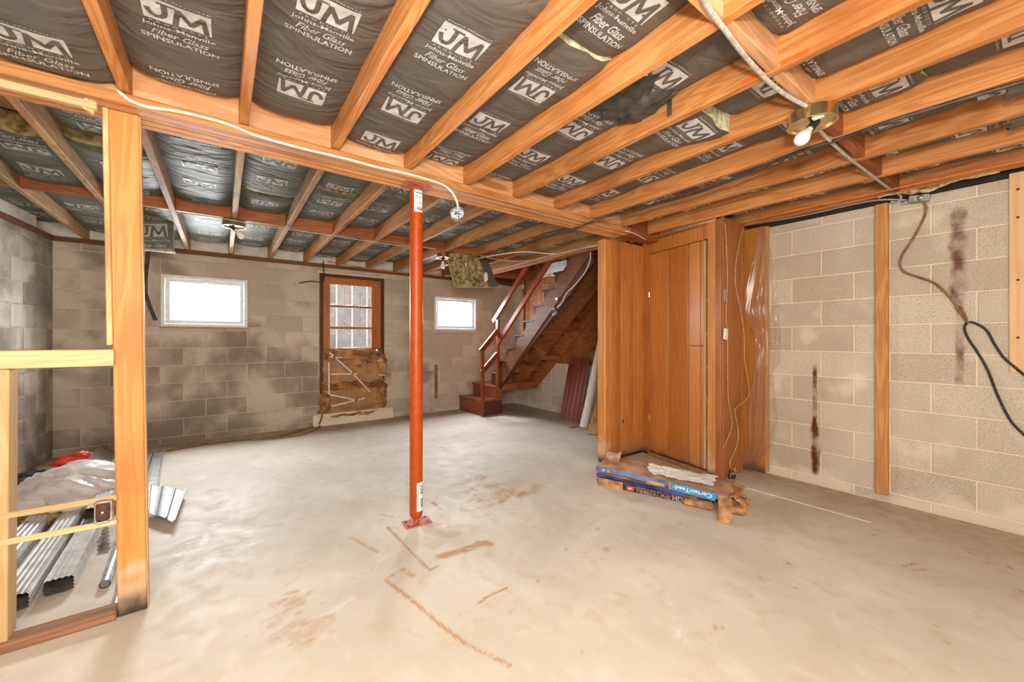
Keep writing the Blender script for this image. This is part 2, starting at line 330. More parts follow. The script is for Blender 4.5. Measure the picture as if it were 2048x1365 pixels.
def block_mat(name, lo, hi, damp=None, streaks=(), mortar=False, white=0.0):
    m, nt, b = new_mat(name); ge = nd(nt, 'NewGeometry'); oi = nd(nt, 'ObjectInfo'); P = ge.outputs['Position']
    sx = nd(nt, 'SeparateXYZ', None, Vector=P)
    sp = nd(nt, 'TexNoise', None, Vector=P, Scale=170.0, Detail=2.0); md = nd(nt, 'TexNoise', None, Vector=P, Scale=7.0, Detail=4.0)
    col = mix(nt, mrange(nt, mth(nt, 'ADD', mth(nt, 'MULTIPLY', oi.outputs['Random'], .55), mth(nt, 'MULTIPLY', md.outputs[0], .5)), .15, .85), lo, hi)
    col = mix(nt, mrange(nt, sp.outputs[0], .53, .70, 0, .7), col, tuple(k*.5 for k in lo))
    col = mix(nt, mrange(nt, sp.outputs[0], .28, .44, .55, 0), col, tuple(min(1, k*1.25) for k in hi))
    if white:
        nw = nd(nt, 'TexNoise', None, Vector=P, Scale=3.1, Detail=5.0)
        zf = mrange(nt, sx.outputs[2], 0.0, .22, 1.0, 0)
        col = mix(nt, mrange(nt, mth(nt, 'ADD', nw.outputs[0], mth(nt, 'MULTIPLY', zf, .22)), .56, .72, 0, white), col, (.86, .76, .64))
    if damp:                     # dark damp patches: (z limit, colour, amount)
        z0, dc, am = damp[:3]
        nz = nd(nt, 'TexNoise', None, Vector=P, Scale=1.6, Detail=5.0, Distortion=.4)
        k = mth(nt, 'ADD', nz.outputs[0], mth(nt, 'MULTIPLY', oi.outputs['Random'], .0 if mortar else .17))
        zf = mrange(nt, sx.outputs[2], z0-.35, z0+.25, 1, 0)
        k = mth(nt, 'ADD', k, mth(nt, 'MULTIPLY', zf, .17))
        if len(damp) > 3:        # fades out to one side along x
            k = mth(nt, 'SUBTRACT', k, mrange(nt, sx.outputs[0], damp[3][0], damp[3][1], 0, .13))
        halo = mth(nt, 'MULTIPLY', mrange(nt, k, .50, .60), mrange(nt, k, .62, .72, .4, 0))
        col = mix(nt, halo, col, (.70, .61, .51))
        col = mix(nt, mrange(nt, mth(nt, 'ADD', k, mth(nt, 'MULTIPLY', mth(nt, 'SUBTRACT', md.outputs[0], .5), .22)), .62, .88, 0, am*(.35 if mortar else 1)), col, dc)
    for (axis, c0, wd, z0, z1, sc_, amt) in streaks:
        na = nd(nt, 'TexNoise', None, Vector=P, Scale=sc_, Detail=6.0)
        d = mth(nt, 'ABSOLUTE', mth(nt, 'SUBTRACT', sx.outputs[axis], c0))
        a = mrange(nt, mth(nt, 'ADD', d, mth(nt, 'MULTIPLY', mth(nt, 'SUBTRACT', na.outputs[0], .5), wd*1.5)), wd*.35, wd, 1, 0)
        zz = mth(nt, 'MULTIPLY', mrange(nt, sx.outputs[2], z0-.03, z0+.03), mrange(nt, sx.outputs[2], z1-.06, z1+.03, 1, 0))
        nb = nd(nt, 'TexNoise', None, Vector=P, Scale=6.0, Detail=3.0)
        a = mth(nt, 'MULTIPLY', mth(nt, 'MULTIPLY', a, zz), mrange(nt, nb.outputs[0], .36, .6, .15, amt))
        col = mix(nt, a, col, (.12, .035, .015))
    nt.links.new(col, b.inputs['Base Color']); b.inputs['Roughness'].default_value = .9; b.inputs['Specular IOR Level'].default_value = .2
    bump(nt, b, sp.outputs[0], .5, .004); return m
STR = ((1, 1.115, .022, .09, .98, 14.0, 1.0), (1, 1.11, .04, .10, .5, 9.0, .9), (1, .335, .05, 1.45, 2.06, 8.0, .9), (1, .33, .03, .9, 1.5, 10.0, .8))
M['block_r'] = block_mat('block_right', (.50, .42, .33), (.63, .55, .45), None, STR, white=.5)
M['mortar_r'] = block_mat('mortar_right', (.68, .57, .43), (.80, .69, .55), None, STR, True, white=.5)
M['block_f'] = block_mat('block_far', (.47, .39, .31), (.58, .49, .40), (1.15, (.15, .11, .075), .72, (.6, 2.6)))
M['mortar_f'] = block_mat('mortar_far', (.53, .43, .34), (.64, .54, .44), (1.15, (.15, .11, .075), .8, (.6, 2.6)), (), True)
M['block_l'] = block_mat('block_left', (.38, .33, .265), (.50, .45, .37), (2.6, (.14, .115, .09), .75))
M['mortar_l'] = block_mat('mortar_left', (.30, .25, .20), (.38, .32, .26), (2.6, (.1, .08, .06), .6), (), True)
# ================================================================== the room
XL, XR, XS, YF, YB, ZW = -1.375, 3.90, 4.38, 5.90, -1.30, 2.18     # left corner, right wall, stair wall, far wall, back wall, wall top
SK = .095                                                            # the left wall runs a little out of square
# ---- floor with its stains (measured on the photograph, laid on the slab)
FX0, FX1, FY0, FY1, FS = -2.3, 4.6, -1.5, 6.2, .0112
nx = int((FX1-FX0)/FS); ny = int((FY1-FY0)/FS)
gx, gy = np.meshgrid(np.linspace(FX0, FX1, nx+1), np.linspace(FY0, FY1, ny+1))
rust = np.zeros_like(gx); wht = np.zeros_like(gx); dust_shade = np.zeros_like(gx)
def seg(arr, pts, w, amt, px=True, soft=.6):
    Q = [az(*p)[:2] for p in pts] if px else pts
    for (x0, y0), (x1, y1) in zip(Q[:-1], Q[1:]):
        L2 = (x1-x0)**2+(y1-y0)**2+1e-9; t = np.clip(((gx-x0)*(x1-x0)+(gy-y0)*(y1-y0))/L2, 0, 1)
        d = np.hypot(gx-x0-t*(x1-x0), gy-y0-t*(y1-y0)); np.maximum(arr, amt*np.clip((w-d)/(w*soft), 0, 1), out=arr)
def blob(arr, p, rx, ry, amt, ang=0, ring=0):
    c = az(*p); a = math.radians(ang); dx, dy = gx-c.x, gy-c.y
    u = (dx*math.cos(a)+dy*math.sin(a))/rx; v = (-dx*math.sin(a)+dy*math.cos(a))/ry; d = np.hypot(u, v)
    if ring: np.maximum(arr, amt*np.clip(1-np.abs(d-.85)/.22, 0, 1), out=arr)
    else: np.maximum(arr, amt*np.clip((1-d)/.55, 0, 1), out=arr)
seg(rust, [(770, 1159), (808, 1140)], .011, .85); seg(rust, [(806, 1140), (826, 1152)], .02, .7)
seg(rust, [(770, 1160), (800, 1182), (835, 1210), (875, 1246), (930, 1287), (1020, 1332)], .012, .85)
seg(rust, [(775, 1055), (810, 1092), (835, 1117), (852, 1135), (860, 1141), (876, 1133)], .011, .8)
seg(rust, [(880, 1114), (930, 1100), (970, 1086)], .038, .85, soft=.5); seg(rust, [(955, 1086), (980, 1089)], .035, .8)
seg(rust, [(1014, 1177), (985, 1188), (958, 1206)], .009, .95)
seg(rust, [(865, 1005), (880, 1019)], .02, .8); seg(rust, [(700, 1075), (755, 1105)], .014, .6)
seg(rust, [(748, 1032), (760, 1029), (785, 1035)], .013, .6)
for p, rx, ry, am in (((930, 962), .12, .10, .38), ((962, 956), .12, .07, .75), ((985, 972), .14, .08, .62), ((1012, 985), .16, .1, .72), ((1008, 998), .12, .05, .95), ((1045, 990), .11, .06, .8),
                      ((1070, 978), .16, .06, .5), ((990, 1001), .2, .05, .4), ((1020, 970), .3, .12, .32), ((590, 1205), .07, .04, .45), ((640, 1252), .08, .06, .38), ((545, 1245), .10, .05, .32), ((560, 1275), .05, .04, .4), ((610, 1290), .10, .03, .25),
                      ((1132, 1100), .035, .018, .7), ((1212, 1100), .04, .025, .55), ((1075, 1163), .02, .012, .7), ((1430, 1255), .03, .012, .55), ((1445, 1257), .02, .01, .5),
                      ((1520, 1155), .022, .012, .5), ((1578, 1128), .022, .012, .5), ((985, 935), .16, .06, .18), ((1195, 1058), .03, .015, .5), ((1380, 1112), .03, .012, .45), ((1020, 1225), .03, .015, .5)):
    blob(rust, p, rx, ry, am, 30)
blob(rust, (945, 1010), .13, .08, .35, 20, 1); blob(rust, (895, 1075), .3, .14, .22, -10)
for a in (((1978, 1098), (2010, 1112)), ((1935, 1105), (1948, 1109)), ((1930, 1114), (1942, 1119)), ((1970, 1126), (1976, 1128)), ((2015, 1133), (2026, 1140)), ((2040, 1182), (2048, 1185)), ((1808, 1133), (1830, 1128)), ((1825, 1141), (1852, 1140)),
          ((1640, 995), (1650, 997)), ((1675, 1006), (1684, 1009)), ((1694, 1014), (1700, 1016)), ((1702, 1000), (1712, 1004)), ((1660, 1055), (1668, 1056)), ((1746, 1070), (1750, 1071)), ((1572, 1127), (1581, 1129)), ((1590, 1177), (1592, 1178))):
    seg(rust, a, .009, .9)
for (bx, by, n_, sp_, am_) in ((580, 1205, 16, .10, .5), (640, 1250, 12, .09, .45), (545, 1250, 12, .10, .4), (560, 1280, 8, .08, .35), (990, 985, 26, .22, .6), (1010, 1000, 14, .12, .7), (880, 1050, 10, .1, .3), (1360, 1060, 8, .1, .3)):
    c0_ = az(bx, by)
    for k in range(n_):
        ang, rr_ = random.uniform(0, 6.28), sp_*math.sqrt(random.random()); rx_ = random.uniform(.008, .035)
        u_ = (gx-c0_.x-rr_*math.cos(ang))/rx_; v_ = (gy-c0_.y-rr_*math.sin(ang))/(rx_*random.uniform(.4, 1))
        np.maximum(rust, am_*np.clip((1-np.hypot(u_, v_))/.4, 0, 1), out=rust)
for i in range(60):
    px_, py_ = random.uniform(600, 2040), random.uniform(880, 1340)
    blob(rust, (px_, py_), random.uniform(.006, .02), random.uniform(.004, .012), random.uniform(.2, .6), random.uniform(0, 180))
for a in (((330, 1122), (420, 1080), (500, 1062)), ((400, 1135), (480, 1090), (510, 1085)), ((370, 1095), (440, 1042), (500, 1020)), ((430, 1110), (500, 1105)), ((360, 1130), (400, 1120))): seg(wht, a, .055, .8, soft=1)
for a in (((700, 1170), (780, 1110), (840, 1085)), ((1060, 985), (1140, 960)), ((540, 1300), (700, 1200)), ((1330, 1140), (1360, 1280))): seg(wht, a, .04, .35, soft=1)
for a in (((1235, 870), (1330, 840)), ((960, 845), (1000, 850)), ((935, 860), (950, 862))): seg(wht, a, .06, .5, soft=1)
np.maximum(dust_shade, np.clip((gx-3.25+.08*np.sin(gy*3)+.05*np.sin(gy*9))/.5, 0, 1)*np.clip((2.6-gy)/.3, 0, 1)*.8, out=dust_shade)
np.maximum(dust_shade, np.clip((gy-5.25+.06*np.sin(gx*7))/.35, 0, 1)*.9, out=dust_shade)
np.maximum(dust_shade, np.clip((gx-3.6)/.25, 0, 1)*np.clip((gy-2.9)/.4, 0, 1)*.75, out=dust_shade)  # browner floor under the stair: shade put into the colour
np.maximum(dust_shade, np.clip((-.25-gx)/.4, 0, 1)*np.clip((gy-2.5)/.3, 0, 1)*.45, out=dust_shade)
vz = np.zeros_like(gx)
co = np.stack([gx, gy, vz], -1).reshape(-1, 3).astype(np.float32)
idx = np.arange((nx+1)*(ny+1)).reshape(ny+1, nx+1)
q = np.stack([idx[:-1, :-1], idx[:-1, 1:], idx[1:, 1:], idx[1:, :-1]], -1).reshape(-1, 4)
me = bpy.data.meshes.new('floor'); me.vertices.add(len(co)); me.vertices.foreach_set('co', co.ravel())
me.loops.add(q.size); me.loops.foreach_set('vertex_index', q.ravel().astype(np.int32))
me.polygons.add(len(q)); me.polygons.foreach_set('loop_start', np.arange(0, q.size, 4, dtype=np.int32)); me.update(calc_edges=True)
for nm, ar in (('rust', rust), ('chalk', wht), ('dust', dust_shade)):
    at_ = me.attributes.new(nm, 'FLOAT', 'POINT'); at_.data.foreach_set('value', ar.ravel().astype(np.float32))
m, nt, b = new_mat('concrete_floor'); P = nd(nt, 'NewGeometry').outputs['Position']
n1 = nd(nt, 'TexNoise', None, Vector=P, Scale=1.3, Detail=6.0, Distortion=.5); n2 = nd(nt, 'TexNoise', None, Vector=P, Scale=9.0, Detail=6.0, Distortion=.8); n3 = nd(nt, 'TexNoise', None, Vector=P, Scale=60.0, Detail=3.0)
mp = nd(nt, 'Mapping', None, Vector=P, Scale=(3.4, 1.8, 1), Rotation=(0, 0, .5)); n4 = nd(nt, 'TexNoise', None, Vector=mp.outputs[0], Scale=3.0, Detail=6.0)
col = mix(nt, mrange(nt, n1.outputs[0], .3, .72), (.545, .485, .40), (.69, .63, .54))
col = mix(nt, mrange(nt, n2.outputs[0], .5, .75, 0, .6), col, (.55, .44, .315)); col = mix(nt, mrange(nt, n4.outputs[0], .52, .72, 0, .22), col, (.80, .75, .67))
col = mix(nt, mrange(nt, n3.outputs[0], .62, .8, 0, .3), col, (.30, .24, .18))
mp6 = nd(nt, 'Mapping', None, Vector=P, Scale=(9, 26, 1), Rotation=(0, 0, -.9)); n6 = nd(nt, 'TexNoise', None, Vector=mp6.outputs[0], Scale=1.2, Detail=6.0)
A = lambda nm: nd(nt, 'Attribute', {'attribute_name': nm}).outputs['Fac']
brk = mth(nt, 'ADD', mth(nt, 'MULTIPLY', n2.outputs[0], .9), mth(nt, 'MULTIPLY', n3.outputs[0], .55))
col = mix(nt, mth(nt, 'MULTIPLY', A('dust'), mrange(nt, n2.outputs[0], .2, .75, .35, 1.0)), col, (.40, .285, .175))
col = mix(nt, mth(nt, 'MULTIPLY', A('chalk'), mrange(nt, mth(nt, 'ADD', mth(nt, 'MULTIPLY', n6.outputs[0], .8), mth(nt, 'MULTIPLY', n3.outputs[0], .5)), .60, .80, 0, .8)), col, (.88, .87, .85))
col = mix(nt, mth(nt, 'MULTIPLY', A('rust'), mrange(nt, brk, .5, .78, .1, 1.15)), col, (.45, .25, .105))
nt.links.new(col, b.inputs['Base Color']); nt.links.new(mrange(nt, n2.outputs[0], .3, .7, .56, .70), b.inputs['Roughness']); b.inputs['Specular IOR Level'].default_value = .35
bump(nt, b, n2.outputs[0], .06, .004)
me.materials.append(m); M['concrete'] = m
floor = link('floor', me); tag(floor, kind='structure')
MB().box((FX0, FY0, -.15), (FX1, FY1, -.004)).build('slab', m, floor)
p0, p1 = az(1448, 964), az(1742, 1046)
MB().bar((p0.x, p0.y, .001), (p1.x, p1.y, .001), .009, .003, ch=0).build('chalk_line', M['white_paper'], floor)
# ---- block walls
BH, BL, JT, Z0 = .2032, .4064, .010, .075
cube_cache = {}
def block_mesh(L, H, mat):
    k = (round(L, 3), round(H, 3), mat.name)
    if k not in cube_cache:
        c = .0035; d0, d1 = -.02, .005
        vs = [(0, d0, 0), (L, d0, 0), (L, d0, H), (0, d0, H), (0, d1-c, 0), (L, d1-c, 0), (L, d1-c, H), (0, d1-c, H), (c, d1, c), (L-c, d1, c), (L-c, d1, H-c), (c, d1, H-c)]
        fs = [(0, 1, 2, 3), (8, 11, 10, 9)]+[(i, 4+i, 4+(i+1) % 4, (i+1) % 4) for i in range(4)]+[(4+i, 8+i, 8+(i+1) % 4, 4+(i+1) % 4) for i in range(4)]
        me = bpy.data.meshes.new('block'); me.from_pydata(vs, [], fs); me.materials.append(mat)
        bm = bmesh.new(); bm.from_mesh(me); bmesh.ops.recalc_face_normals(bm, faces=bm.faces[:]); bm.to_mesh(me); bm.free(); cube_cache[k] = me
    return cube_cache[k]
def block_wall(name, P, Q, nrm, u_ref, mat, mortar, holes=(), span=None, zt=ZW, t=.2):
    """wall from P to Q (xy); nrm = +1 when the room lies left of P->Q; blocks laid in running bond, joints at u_ref"""
    P = Vector((*P, 0)); Q = Vector((*Q, 0)); d = (Q-P).normalized(); L = (Q-P).length; n = Vector((-d.y, d.x, 0))*nrm
    R = Matrix(((d.x, n.x, 0, P.x), (d.y, n.y, 0, P.y), (0, 0, 1, 0), (0, 0, 0, 1)))
    us = sorted({0, L, *[h[0] for h in holes], *[h[1] for h in holes]}); zs = sorted({0, zt, *[h[2] for h in holes], *[h[3] for h in holes]})
    mb = MB()
    for a, b_ in zip(us[:-1], us[1:]):
        for c, e in zip(zs[:-1], zs[1:]):
            if not any(h[0] <= a+1e-6 and b_ <= h[1]+1e-6 and h[2] <= c+1e-6 and e <= h[3]+1e-6 for h in holes): mb.box((a, -t, c), (b_, 0, e), R)
    w = mb.build(name, mortar); tag(w, kind='structure')
    ang = math.atan2(d.y, d.x); lo, hi = span or (0, L); flip = nrm < 0
    course = [(0.0, Z0)]+[(Z0+BH*k, Z0+BH*(k+1)) for k in range(11)]
    for ci, (za, zb) in enumerate(course):
        zb = min(zb, zt)
        if zb-za < .03: continue
        o = u_ref+(BL/2 if ci % 2 else 0)
        k0 = math.floor((lo-o)/BL); u = o+k0*BL
        while u < hi:
            rects = [(max(u, lo), min(u+BL, hi), za, zb)]
            for h in holes:
                nr = []
                for (a, b_, c, e) in rects:
                    if h[1] <= a or h[0] >= b_ or h[3] <= c or h[2] >= e: nr.append((a, b_, c, e)); continue
                    if h[2] > c+.03: nr.append((a, b_, c, h[2]))
                    if h[3] < e-.03: nr.append((a, b_, h[3], e))
                    cc, ee = max(c, h[2]), min(e, h[3])
                    if h[0] > a+.02: nr.append((a, h[0], cc, ee))
                    if h[1] < b_-.02: nr.append((h[1], b_, cc, ee))
                rects = nr
            for (a, b_, c, e) in rects:
                g = JT/2
                if b_-a < .03: continue
                me = block_mesh(b_-a-2*g, e-c-2*g, mat)
                p = P+d*(a+g)+Vector((0, 0, c+g))+n*random.uniform(-.0012, .0012)
                o_ = bpy.data.objects.new('block', me); C.objects.link(o_); o_.parent = w; o_.location = p
                if flip:
                    o_.location = P+d*(b_-g)+Vector((0, 0, c+g))+n*random.uniform(-.0012, .0012); o_.rotation_euler = (0, 0, ang+math.pi)
                else: o_.rotation_euler = (0, 0, ang)
            u += BL
    return w
W1 = (-.56, .25, 1.335, 1.925); W2 = (2.775, 3.575, 1.335, 1.90); D1 = (1.07, 1.955, .17, 2.10)
lx = lambda y: XL-SK*(YF-y)
hole = lambda r: (XR+.6-r[1]+.0, XR+.6-r[0], r[2], r[3])       # far wall runs from the right end to the left
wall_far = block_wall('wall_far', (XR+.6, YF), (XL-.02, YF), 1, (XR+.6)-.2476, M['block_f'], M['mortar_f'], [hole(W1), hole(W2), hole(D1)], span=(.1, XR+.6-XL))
wall_right = block_wall('wall_right', (XR, YB), (XR, 2.62), 1, 1.273-YB, M['block_r'], M['mortar_r'], (), span=(.9, 3.9))
wall_stair = block_wall('wall_stair', (XS, 2.5), (XS, YF+.02), 1, .1, M['block_r'], M['mortar_r'], (), span=(.2, 3.4))
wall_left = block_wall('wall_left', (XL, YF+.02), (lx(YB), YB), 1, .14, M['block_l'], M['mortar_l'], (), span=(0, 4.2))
wb = MB().box((lx(YB)-.2, YB-.2, 0), (XR+.2, YB, ZW)).build('wall_back', M['block_r']); tag(wb, kind='structure')
wj = MB().box((XR+.2, 2.42, 0), (XS+.2, 2.5, ZW)).build('wall_jog', M['mortar_r']); tag(wj, kind='structure')
# ---- windows
def window(n, r):
    x0, x1, z0, z1 = r; y = YF
    fr = MB()
    for a, b_ in (((x0, z0), (x1, z0+.035)), ((x0, z1-.035), (x1, z1)), ((x0, z0+.035), (x0+.035, z1-.035)), ((x1-.035, z0+.035), (x1, z1-.035))): fr.box((a[0], y-.012, a[1]), (b_[0], y+.09, b_[1]), ch=.003)
    w = fr.build('window_%d' % n, M['white']); tag(w, kind='structure')
    s = MB(); a0, a1, c0, c1 = x0+.037, x1-.037, z0+.037, z1-.037
    for a, b_ in (((a0, c0), (a1, c0+.042)), ((a0, c1-.042), (a1, c1)), ((a0, c0+.042), (a0+.042, c1-.042)), ((a1-.042, c0+.042), (a1, c1-.042))): s.box((a[0], y+.015, a[1]), (b_[0], y+.06, b_[1]), ch=.004)
    sa = s.build('window_sash', M['white'], w)
    MB().box((a0+.04, y+.035, c0+.04), (a1-.04, y+.04, c1-.04)).build('pane', M['glass'], sa)
    xm = (x0+x1)/2; MB().box((xm-.02, y-.004, c1-.03), (xm+.03, y+.016, c1-.012), ch=.003).build('window_latch', M['white'], w)
    MB().box((x0-.01, y-.016, z0-.022), (x1+.01, y+.05, z0-.001), ch=.004).build('window_sill', M['mortar_f'] if n == 2 else M['beam_pale'], w)
window(1, W1); window(2, W2)
# ---- outside the door
oa = MB().box((1.1, 7.4, -.3), (3.1, 7.5, 3.2)).build('wall_outside', M['ext_brick']); tag(oa, kind='structure')
for k in range(14): MB().box((1.36+k*.13, 7.375, -.2), (1.485+k*.13, 7.4, 3.2), ch=.004).build('outdoor_board', M['ext_brick'], oa)
for k in range(5): MB().box((1.60+k*.26, 7.36, -.2), (1.618+k*.26, 7.38, 3.2)).build('white_batten', M['white'], oa)
og = MB().box((-3, 6.1, -.4), (6, 9, -.3)).box((1.75, 6.75, -.3), (2.9, 7.36, .95), ch=.02).box((1.68, 6.7, .95), (2.95, 7.38, 1.05), ch=.015).build('trim_1', M['ext_pale']); tag(og, kind='structure')
# ---- door
dr = MB()
x0, x1, z0, z1 = D1
for a, b_ in (((x0, z0), (x0+.045, z1-.035)), ((x1-.04, z0), (x1, z1-.035)), ((x0, z1-.035), (x1, z1))): dr.box((a[0], YF-.015, a[1]), (b_[0], YF+.12, b_[1]), ch=.004)
door = dr.build('door_1', M['doorjamb']); tag(door, kind='structure')
dx0, dx1, dz0, dz1 = x0+.047, x1-.043, z0+.01, z1-.04
gl = (1.205, 1.775, 1.06, 1.965)
lf = MB()
for a, b_ in (((dx0, dz0), (gl[0], dz1)), ((gl[1], dz0), (dx1, dz1)), ((gl[0], gl[3]), (gl[1], dz1)), ((gl[0], dz0), (gl[1], gl[2]))): lf.box((a[0], YF+.005, a[1]), (b_[0], YF+.05, b_[1]), ch=.003)
leaf = lf.build('door_leaf', M['doorwood'], door)
for z in (1.352, 1.655): MB().box((gl[0], YF+.008, z-.014), (gl[1], YF+.046, z+.014), ch=.004).build('glazing_bar', M['doorwood'], leaf)
for a, b_ in ((1.06, 1.338), (1.366, 1.641), (1.669, 1.965)): MB().box((gl[0]+.002, YF+.026, a), (gl[1]-.002, YF+.03, b_)).build('pane', M['glass_dirty'], leaf)
kn = MB().lathe([(.028, 0), (.030, .006), (.012, .012), (.011, .035), (.024, .045), (.028, .058), (.022, .07), (.001, .074)], n=18, M=Matrix.Translation((1.845, YF+.005, 1.02)) @ Matrix.Rotation(math.pi/2, 4, 'X')).build('door_knob', M['chrome'], leaf, smooth=True)
MB().tube([(1.80, YF-.01, 1.99), (1.86, YF-.025, 1.985), (1.90, YF-.02, 2.0), (1.86, YF-.03, 2.012), (1.82, YF-.01, 2.005)], .006, 6).build('door_latch', M['steel'], door, smooth=True)
MB().box((x0-.09, YF-.05, -.001), (x1+.13, YF+.1, .165), ch=.006).build('door_sill', M['mortar_r'], door)
MB().box((x0-.03, YF-.014, z1), (x1+.03, YF+.02, z1+.03), ch=.004).build('lintel_strip', M['mortar_r'], door)
# ---- sill plates, rim
MB().box((XL-.05, YF-.03, ZW), (XR+.6, YF+.15, ZW+.045), ch=.003).build('trim_2', M['sill']); tag(bpy.data.objects['trim_2'], kind='structure')
MB().bar((XL-.05, YF, ZW+.022), (lx(YB)-.05, YB, ZW+.022), .15, .045).build('trim_3', M['sill']); tag(bpy.data.objects['trim_3'], kind='structure')
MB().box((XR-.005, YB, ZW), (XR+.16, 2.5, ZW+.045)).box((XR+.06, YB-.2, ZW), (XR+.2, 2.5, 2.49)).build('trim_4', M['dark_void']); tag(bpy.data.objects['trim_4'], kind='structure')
MB().box((XL-.4, YF+.10, ZW), (XS+.4, YF+.16, 2.49)).bar((XL-.14, YF+.1, 2.335), (lx(YB)-.14, YB-.1, 2.335), .06, .31, ch=0).build('trim_5', M['sill']); tag(bpy.data.objects['trim_5'], kind='structure')
# ================================================================== ceiling: subfloor, joists, blocking, batts
ZJ, ZT = 2.212, 2.452
cb = MB().box((lx(YB)-.2, YB-.2, ZT), (XR+.3, 2.6, ZT+.04)).box((lx(YB)-.2, 2.6, ZT), (3.47, YF+.3, ZT+.04)).box((3.47, 5.35, ZT), (XS+.4, YF+.3, ZT+.04))
cb.box((3.43, 2.6, ZT), (3.47, 5.35, 3.7)).box((XS+.05, 2.5, ZW), (XS+.2, YF+.2, 3.7)).box((3.43, 2.45, ZT), (XS+.2, 2.6, 3.7)).box((3.43, 5.35, ZT), (XS+.2, 5.4, 3.7)).box((3.4, 2.4, 3.7), (XS+.2, 5.5, 3.75))
ceiling = cb.build('ceiling', M['subfloor']); tag(ceiling, kind='structure')
JX = [-.325+.4064*k for k in range(-4, 11)]
YN0, YN1, YG0, YG1 = YB, 2.284, 2.424, YF+.02
near_x = [x for x in JX if x < 3.6]+[3.80]; far_x = [x for x in JX if lx(4) < x < 3.40]
def joist(x, y0, y1, zb, mat, w=.038):
    MB().box((x-w/2, y0, zb), (x+w/2, y1, ZT-.002), ch=.003).build('joist', mat, ceiling)
for x in near_x: joist(x, YN0, YN1, ZJ, M['joist'])
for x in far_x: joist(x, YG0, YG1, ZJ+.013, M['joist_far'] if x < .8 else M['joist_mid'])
joist(3.47, YN1-.0, 2.60, ZJ, M['joist']); 
for y0 in (2.62, 5.30): MB().box((3.45, y0, ZJ), (XS+.05, y0+.04, ZT), ch=.003).build('header_joist', M['blocking'], ceiling)
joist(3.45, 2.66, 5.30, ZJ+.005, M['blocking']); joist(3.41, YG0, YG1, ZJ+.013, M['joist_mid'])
for a, b_ in zip(near_x[:-1], near_x[1:]):
    dy = random.uniform(-.006, .006)
    MB().box((a+.0195, .60+dy, ZJ+.004), (b_-.0195, .638+dy, ZT-.004), ch=.003).build('blocking', M['blocking'] if b_ > 2.2 else M['beam_pale'], ceiling)
for a, b_ in zip(far_x[:-1], far_x[1:]):
    MB().box((a+.0195, 4.15, ZJ+.018), (b_-.0195, 4.188, ZT-.004), ch=.003).build('blocking', M['blocking'], ceiling)
for a, b_ in zip(far_x[:-1], far_x[1:]):
    MB().box((a+.020, YF-.02, ZW+.046), (b_-.020, YF+.06, ZT-.02), ch=.012).build('rim_foam', M['foam'], ceiling)
yy = YF-.3
for k in range(9):
    y2 = yy-.42; MB().bar((lx(yy)-.02, yy, ZW+.15), (lx(y2)-.02, y2, ZW+.15), .05, .20, ch=.012).build('rim_foam', M['foam'], ceiling); yy = y2-.01
# ---- printing stamp
def text_mesh(s, width=None, size=1.0, shear=0.0, bold=0.0, height=None, spacing=1.0, res=2):
    cu = bpy.data.curves.new('print', 'FONT'); cu.body = s; cu.size = size; cu.shear = shear; cu.offset = bold; cu.resolution_u = res; cu.fill_mode = 'FRONT'; cu.space_character = spacing
    o = bpy.data.objects.new('print', cu); C.objects.link(o); dg = bpy.context.evaluated_depsgraph_get(); dg.update()
    me = o.evaluated_get(dg).to_mesh(); me.calc_loop_triangles()
    v = np.array([p.co[:2] for p in me.vertices]); t = np.array([p.vertices[:] for p in me.loop_triangles])
    o.evaluated_get(dg).to_mesh_clear(); bpy.data.objects.remove(o); bpy.data.curves.remove(cu)
    mn, mx = v.min(0), v.max(0); v = (v-mn)
    k = (width/(mx-mn)[0]) if width else 1; ky = (height/(mx-mn)[1]) if height else k
    v = v*np.array([k, ky]); return v, t
def centred(s, w, y, h, **kw):
    v, t = text_mesh(s, width=w, height=h, **kw); return v+np.array([-w/2, y]), t
def join2(parts):
    V = []; T = []; n = 0
    for v, t in parts: V.append(v); T.append(t+n); n += len(v)
    return np.vstack(V), np.vstack(T)
def rect_grid(x0, x1, y0, y1, nx_=6, ny_=4, sl=0.0):
    v = np.array([[x0+(x1-x0)*i/nx_+sl*(j/ny_), y0+(y1-y0)*j/ny_] for j in range(ny_+1) for i in range(nx_+1)]); t = []
    for j in range(ny_):
        for i in range(nx_):
            a = j*(nx_+1)+i; t += [(a, a+1, a+nx_+2), (a, a+nx_+2, a+nx_+1)]
    return v, np.array(t)
S_light = join2([centred('SPINSULATION', .225, 0, .024, bold=.02), centred('Fiber Glass', .165, .033, .034, shear=.4, bold=.014), centred('Johns-Manville', .205, .074, .025, bold=.012),
                 centred('PRODUCTS', .16, .104, .009, spacing=1.8), rect_grid(-.092, .092, .119, .228), centred('JOHNS-MANVILLE', .178, .233, .010, spacing=1.1)])
def strokes(polys, w):
    V = []; T = []
    for pl_ in polys:
        pl_ = np.array(pl_); n = len(pl_); b0 = len(V)
        for i in range(n):
            d = pl_[min(i+1, n-1)]-pl_[max(i-1, 0)]; d = d/np.hypot(*d); nn = np.array([-d[1], d[0]])
            V += [pl_[i]+nn*w[0]/2 if isinstance(w, tuple) else pl_[i]+nn*w/2, pl_[i]-nn*w[0]/2 if isinstance(w, tuple) else pl_[i]-nn*w/2]
        for i in range(n-1): a = b0+2*i; T += [(a, a+1, a+3), (a, a+3, a+2)]
    return np.array(V), np.array(T)
Jp = [(-.034, .214), (-.034, .165), (-.037, .150), (-.046, .141), (-.058, .140), (-.069, .147), (-.076, .160), (-.080, .174)]
Mp = [[(-.010, .116), (-.004, .160), (.004, .207)], [(.000, .207), (.020, .170), (.037, .140)], [(.034, .140), (.052, .172), (.071, .207)], [(.069, .207), (.074, .160), (.079, .116)]]
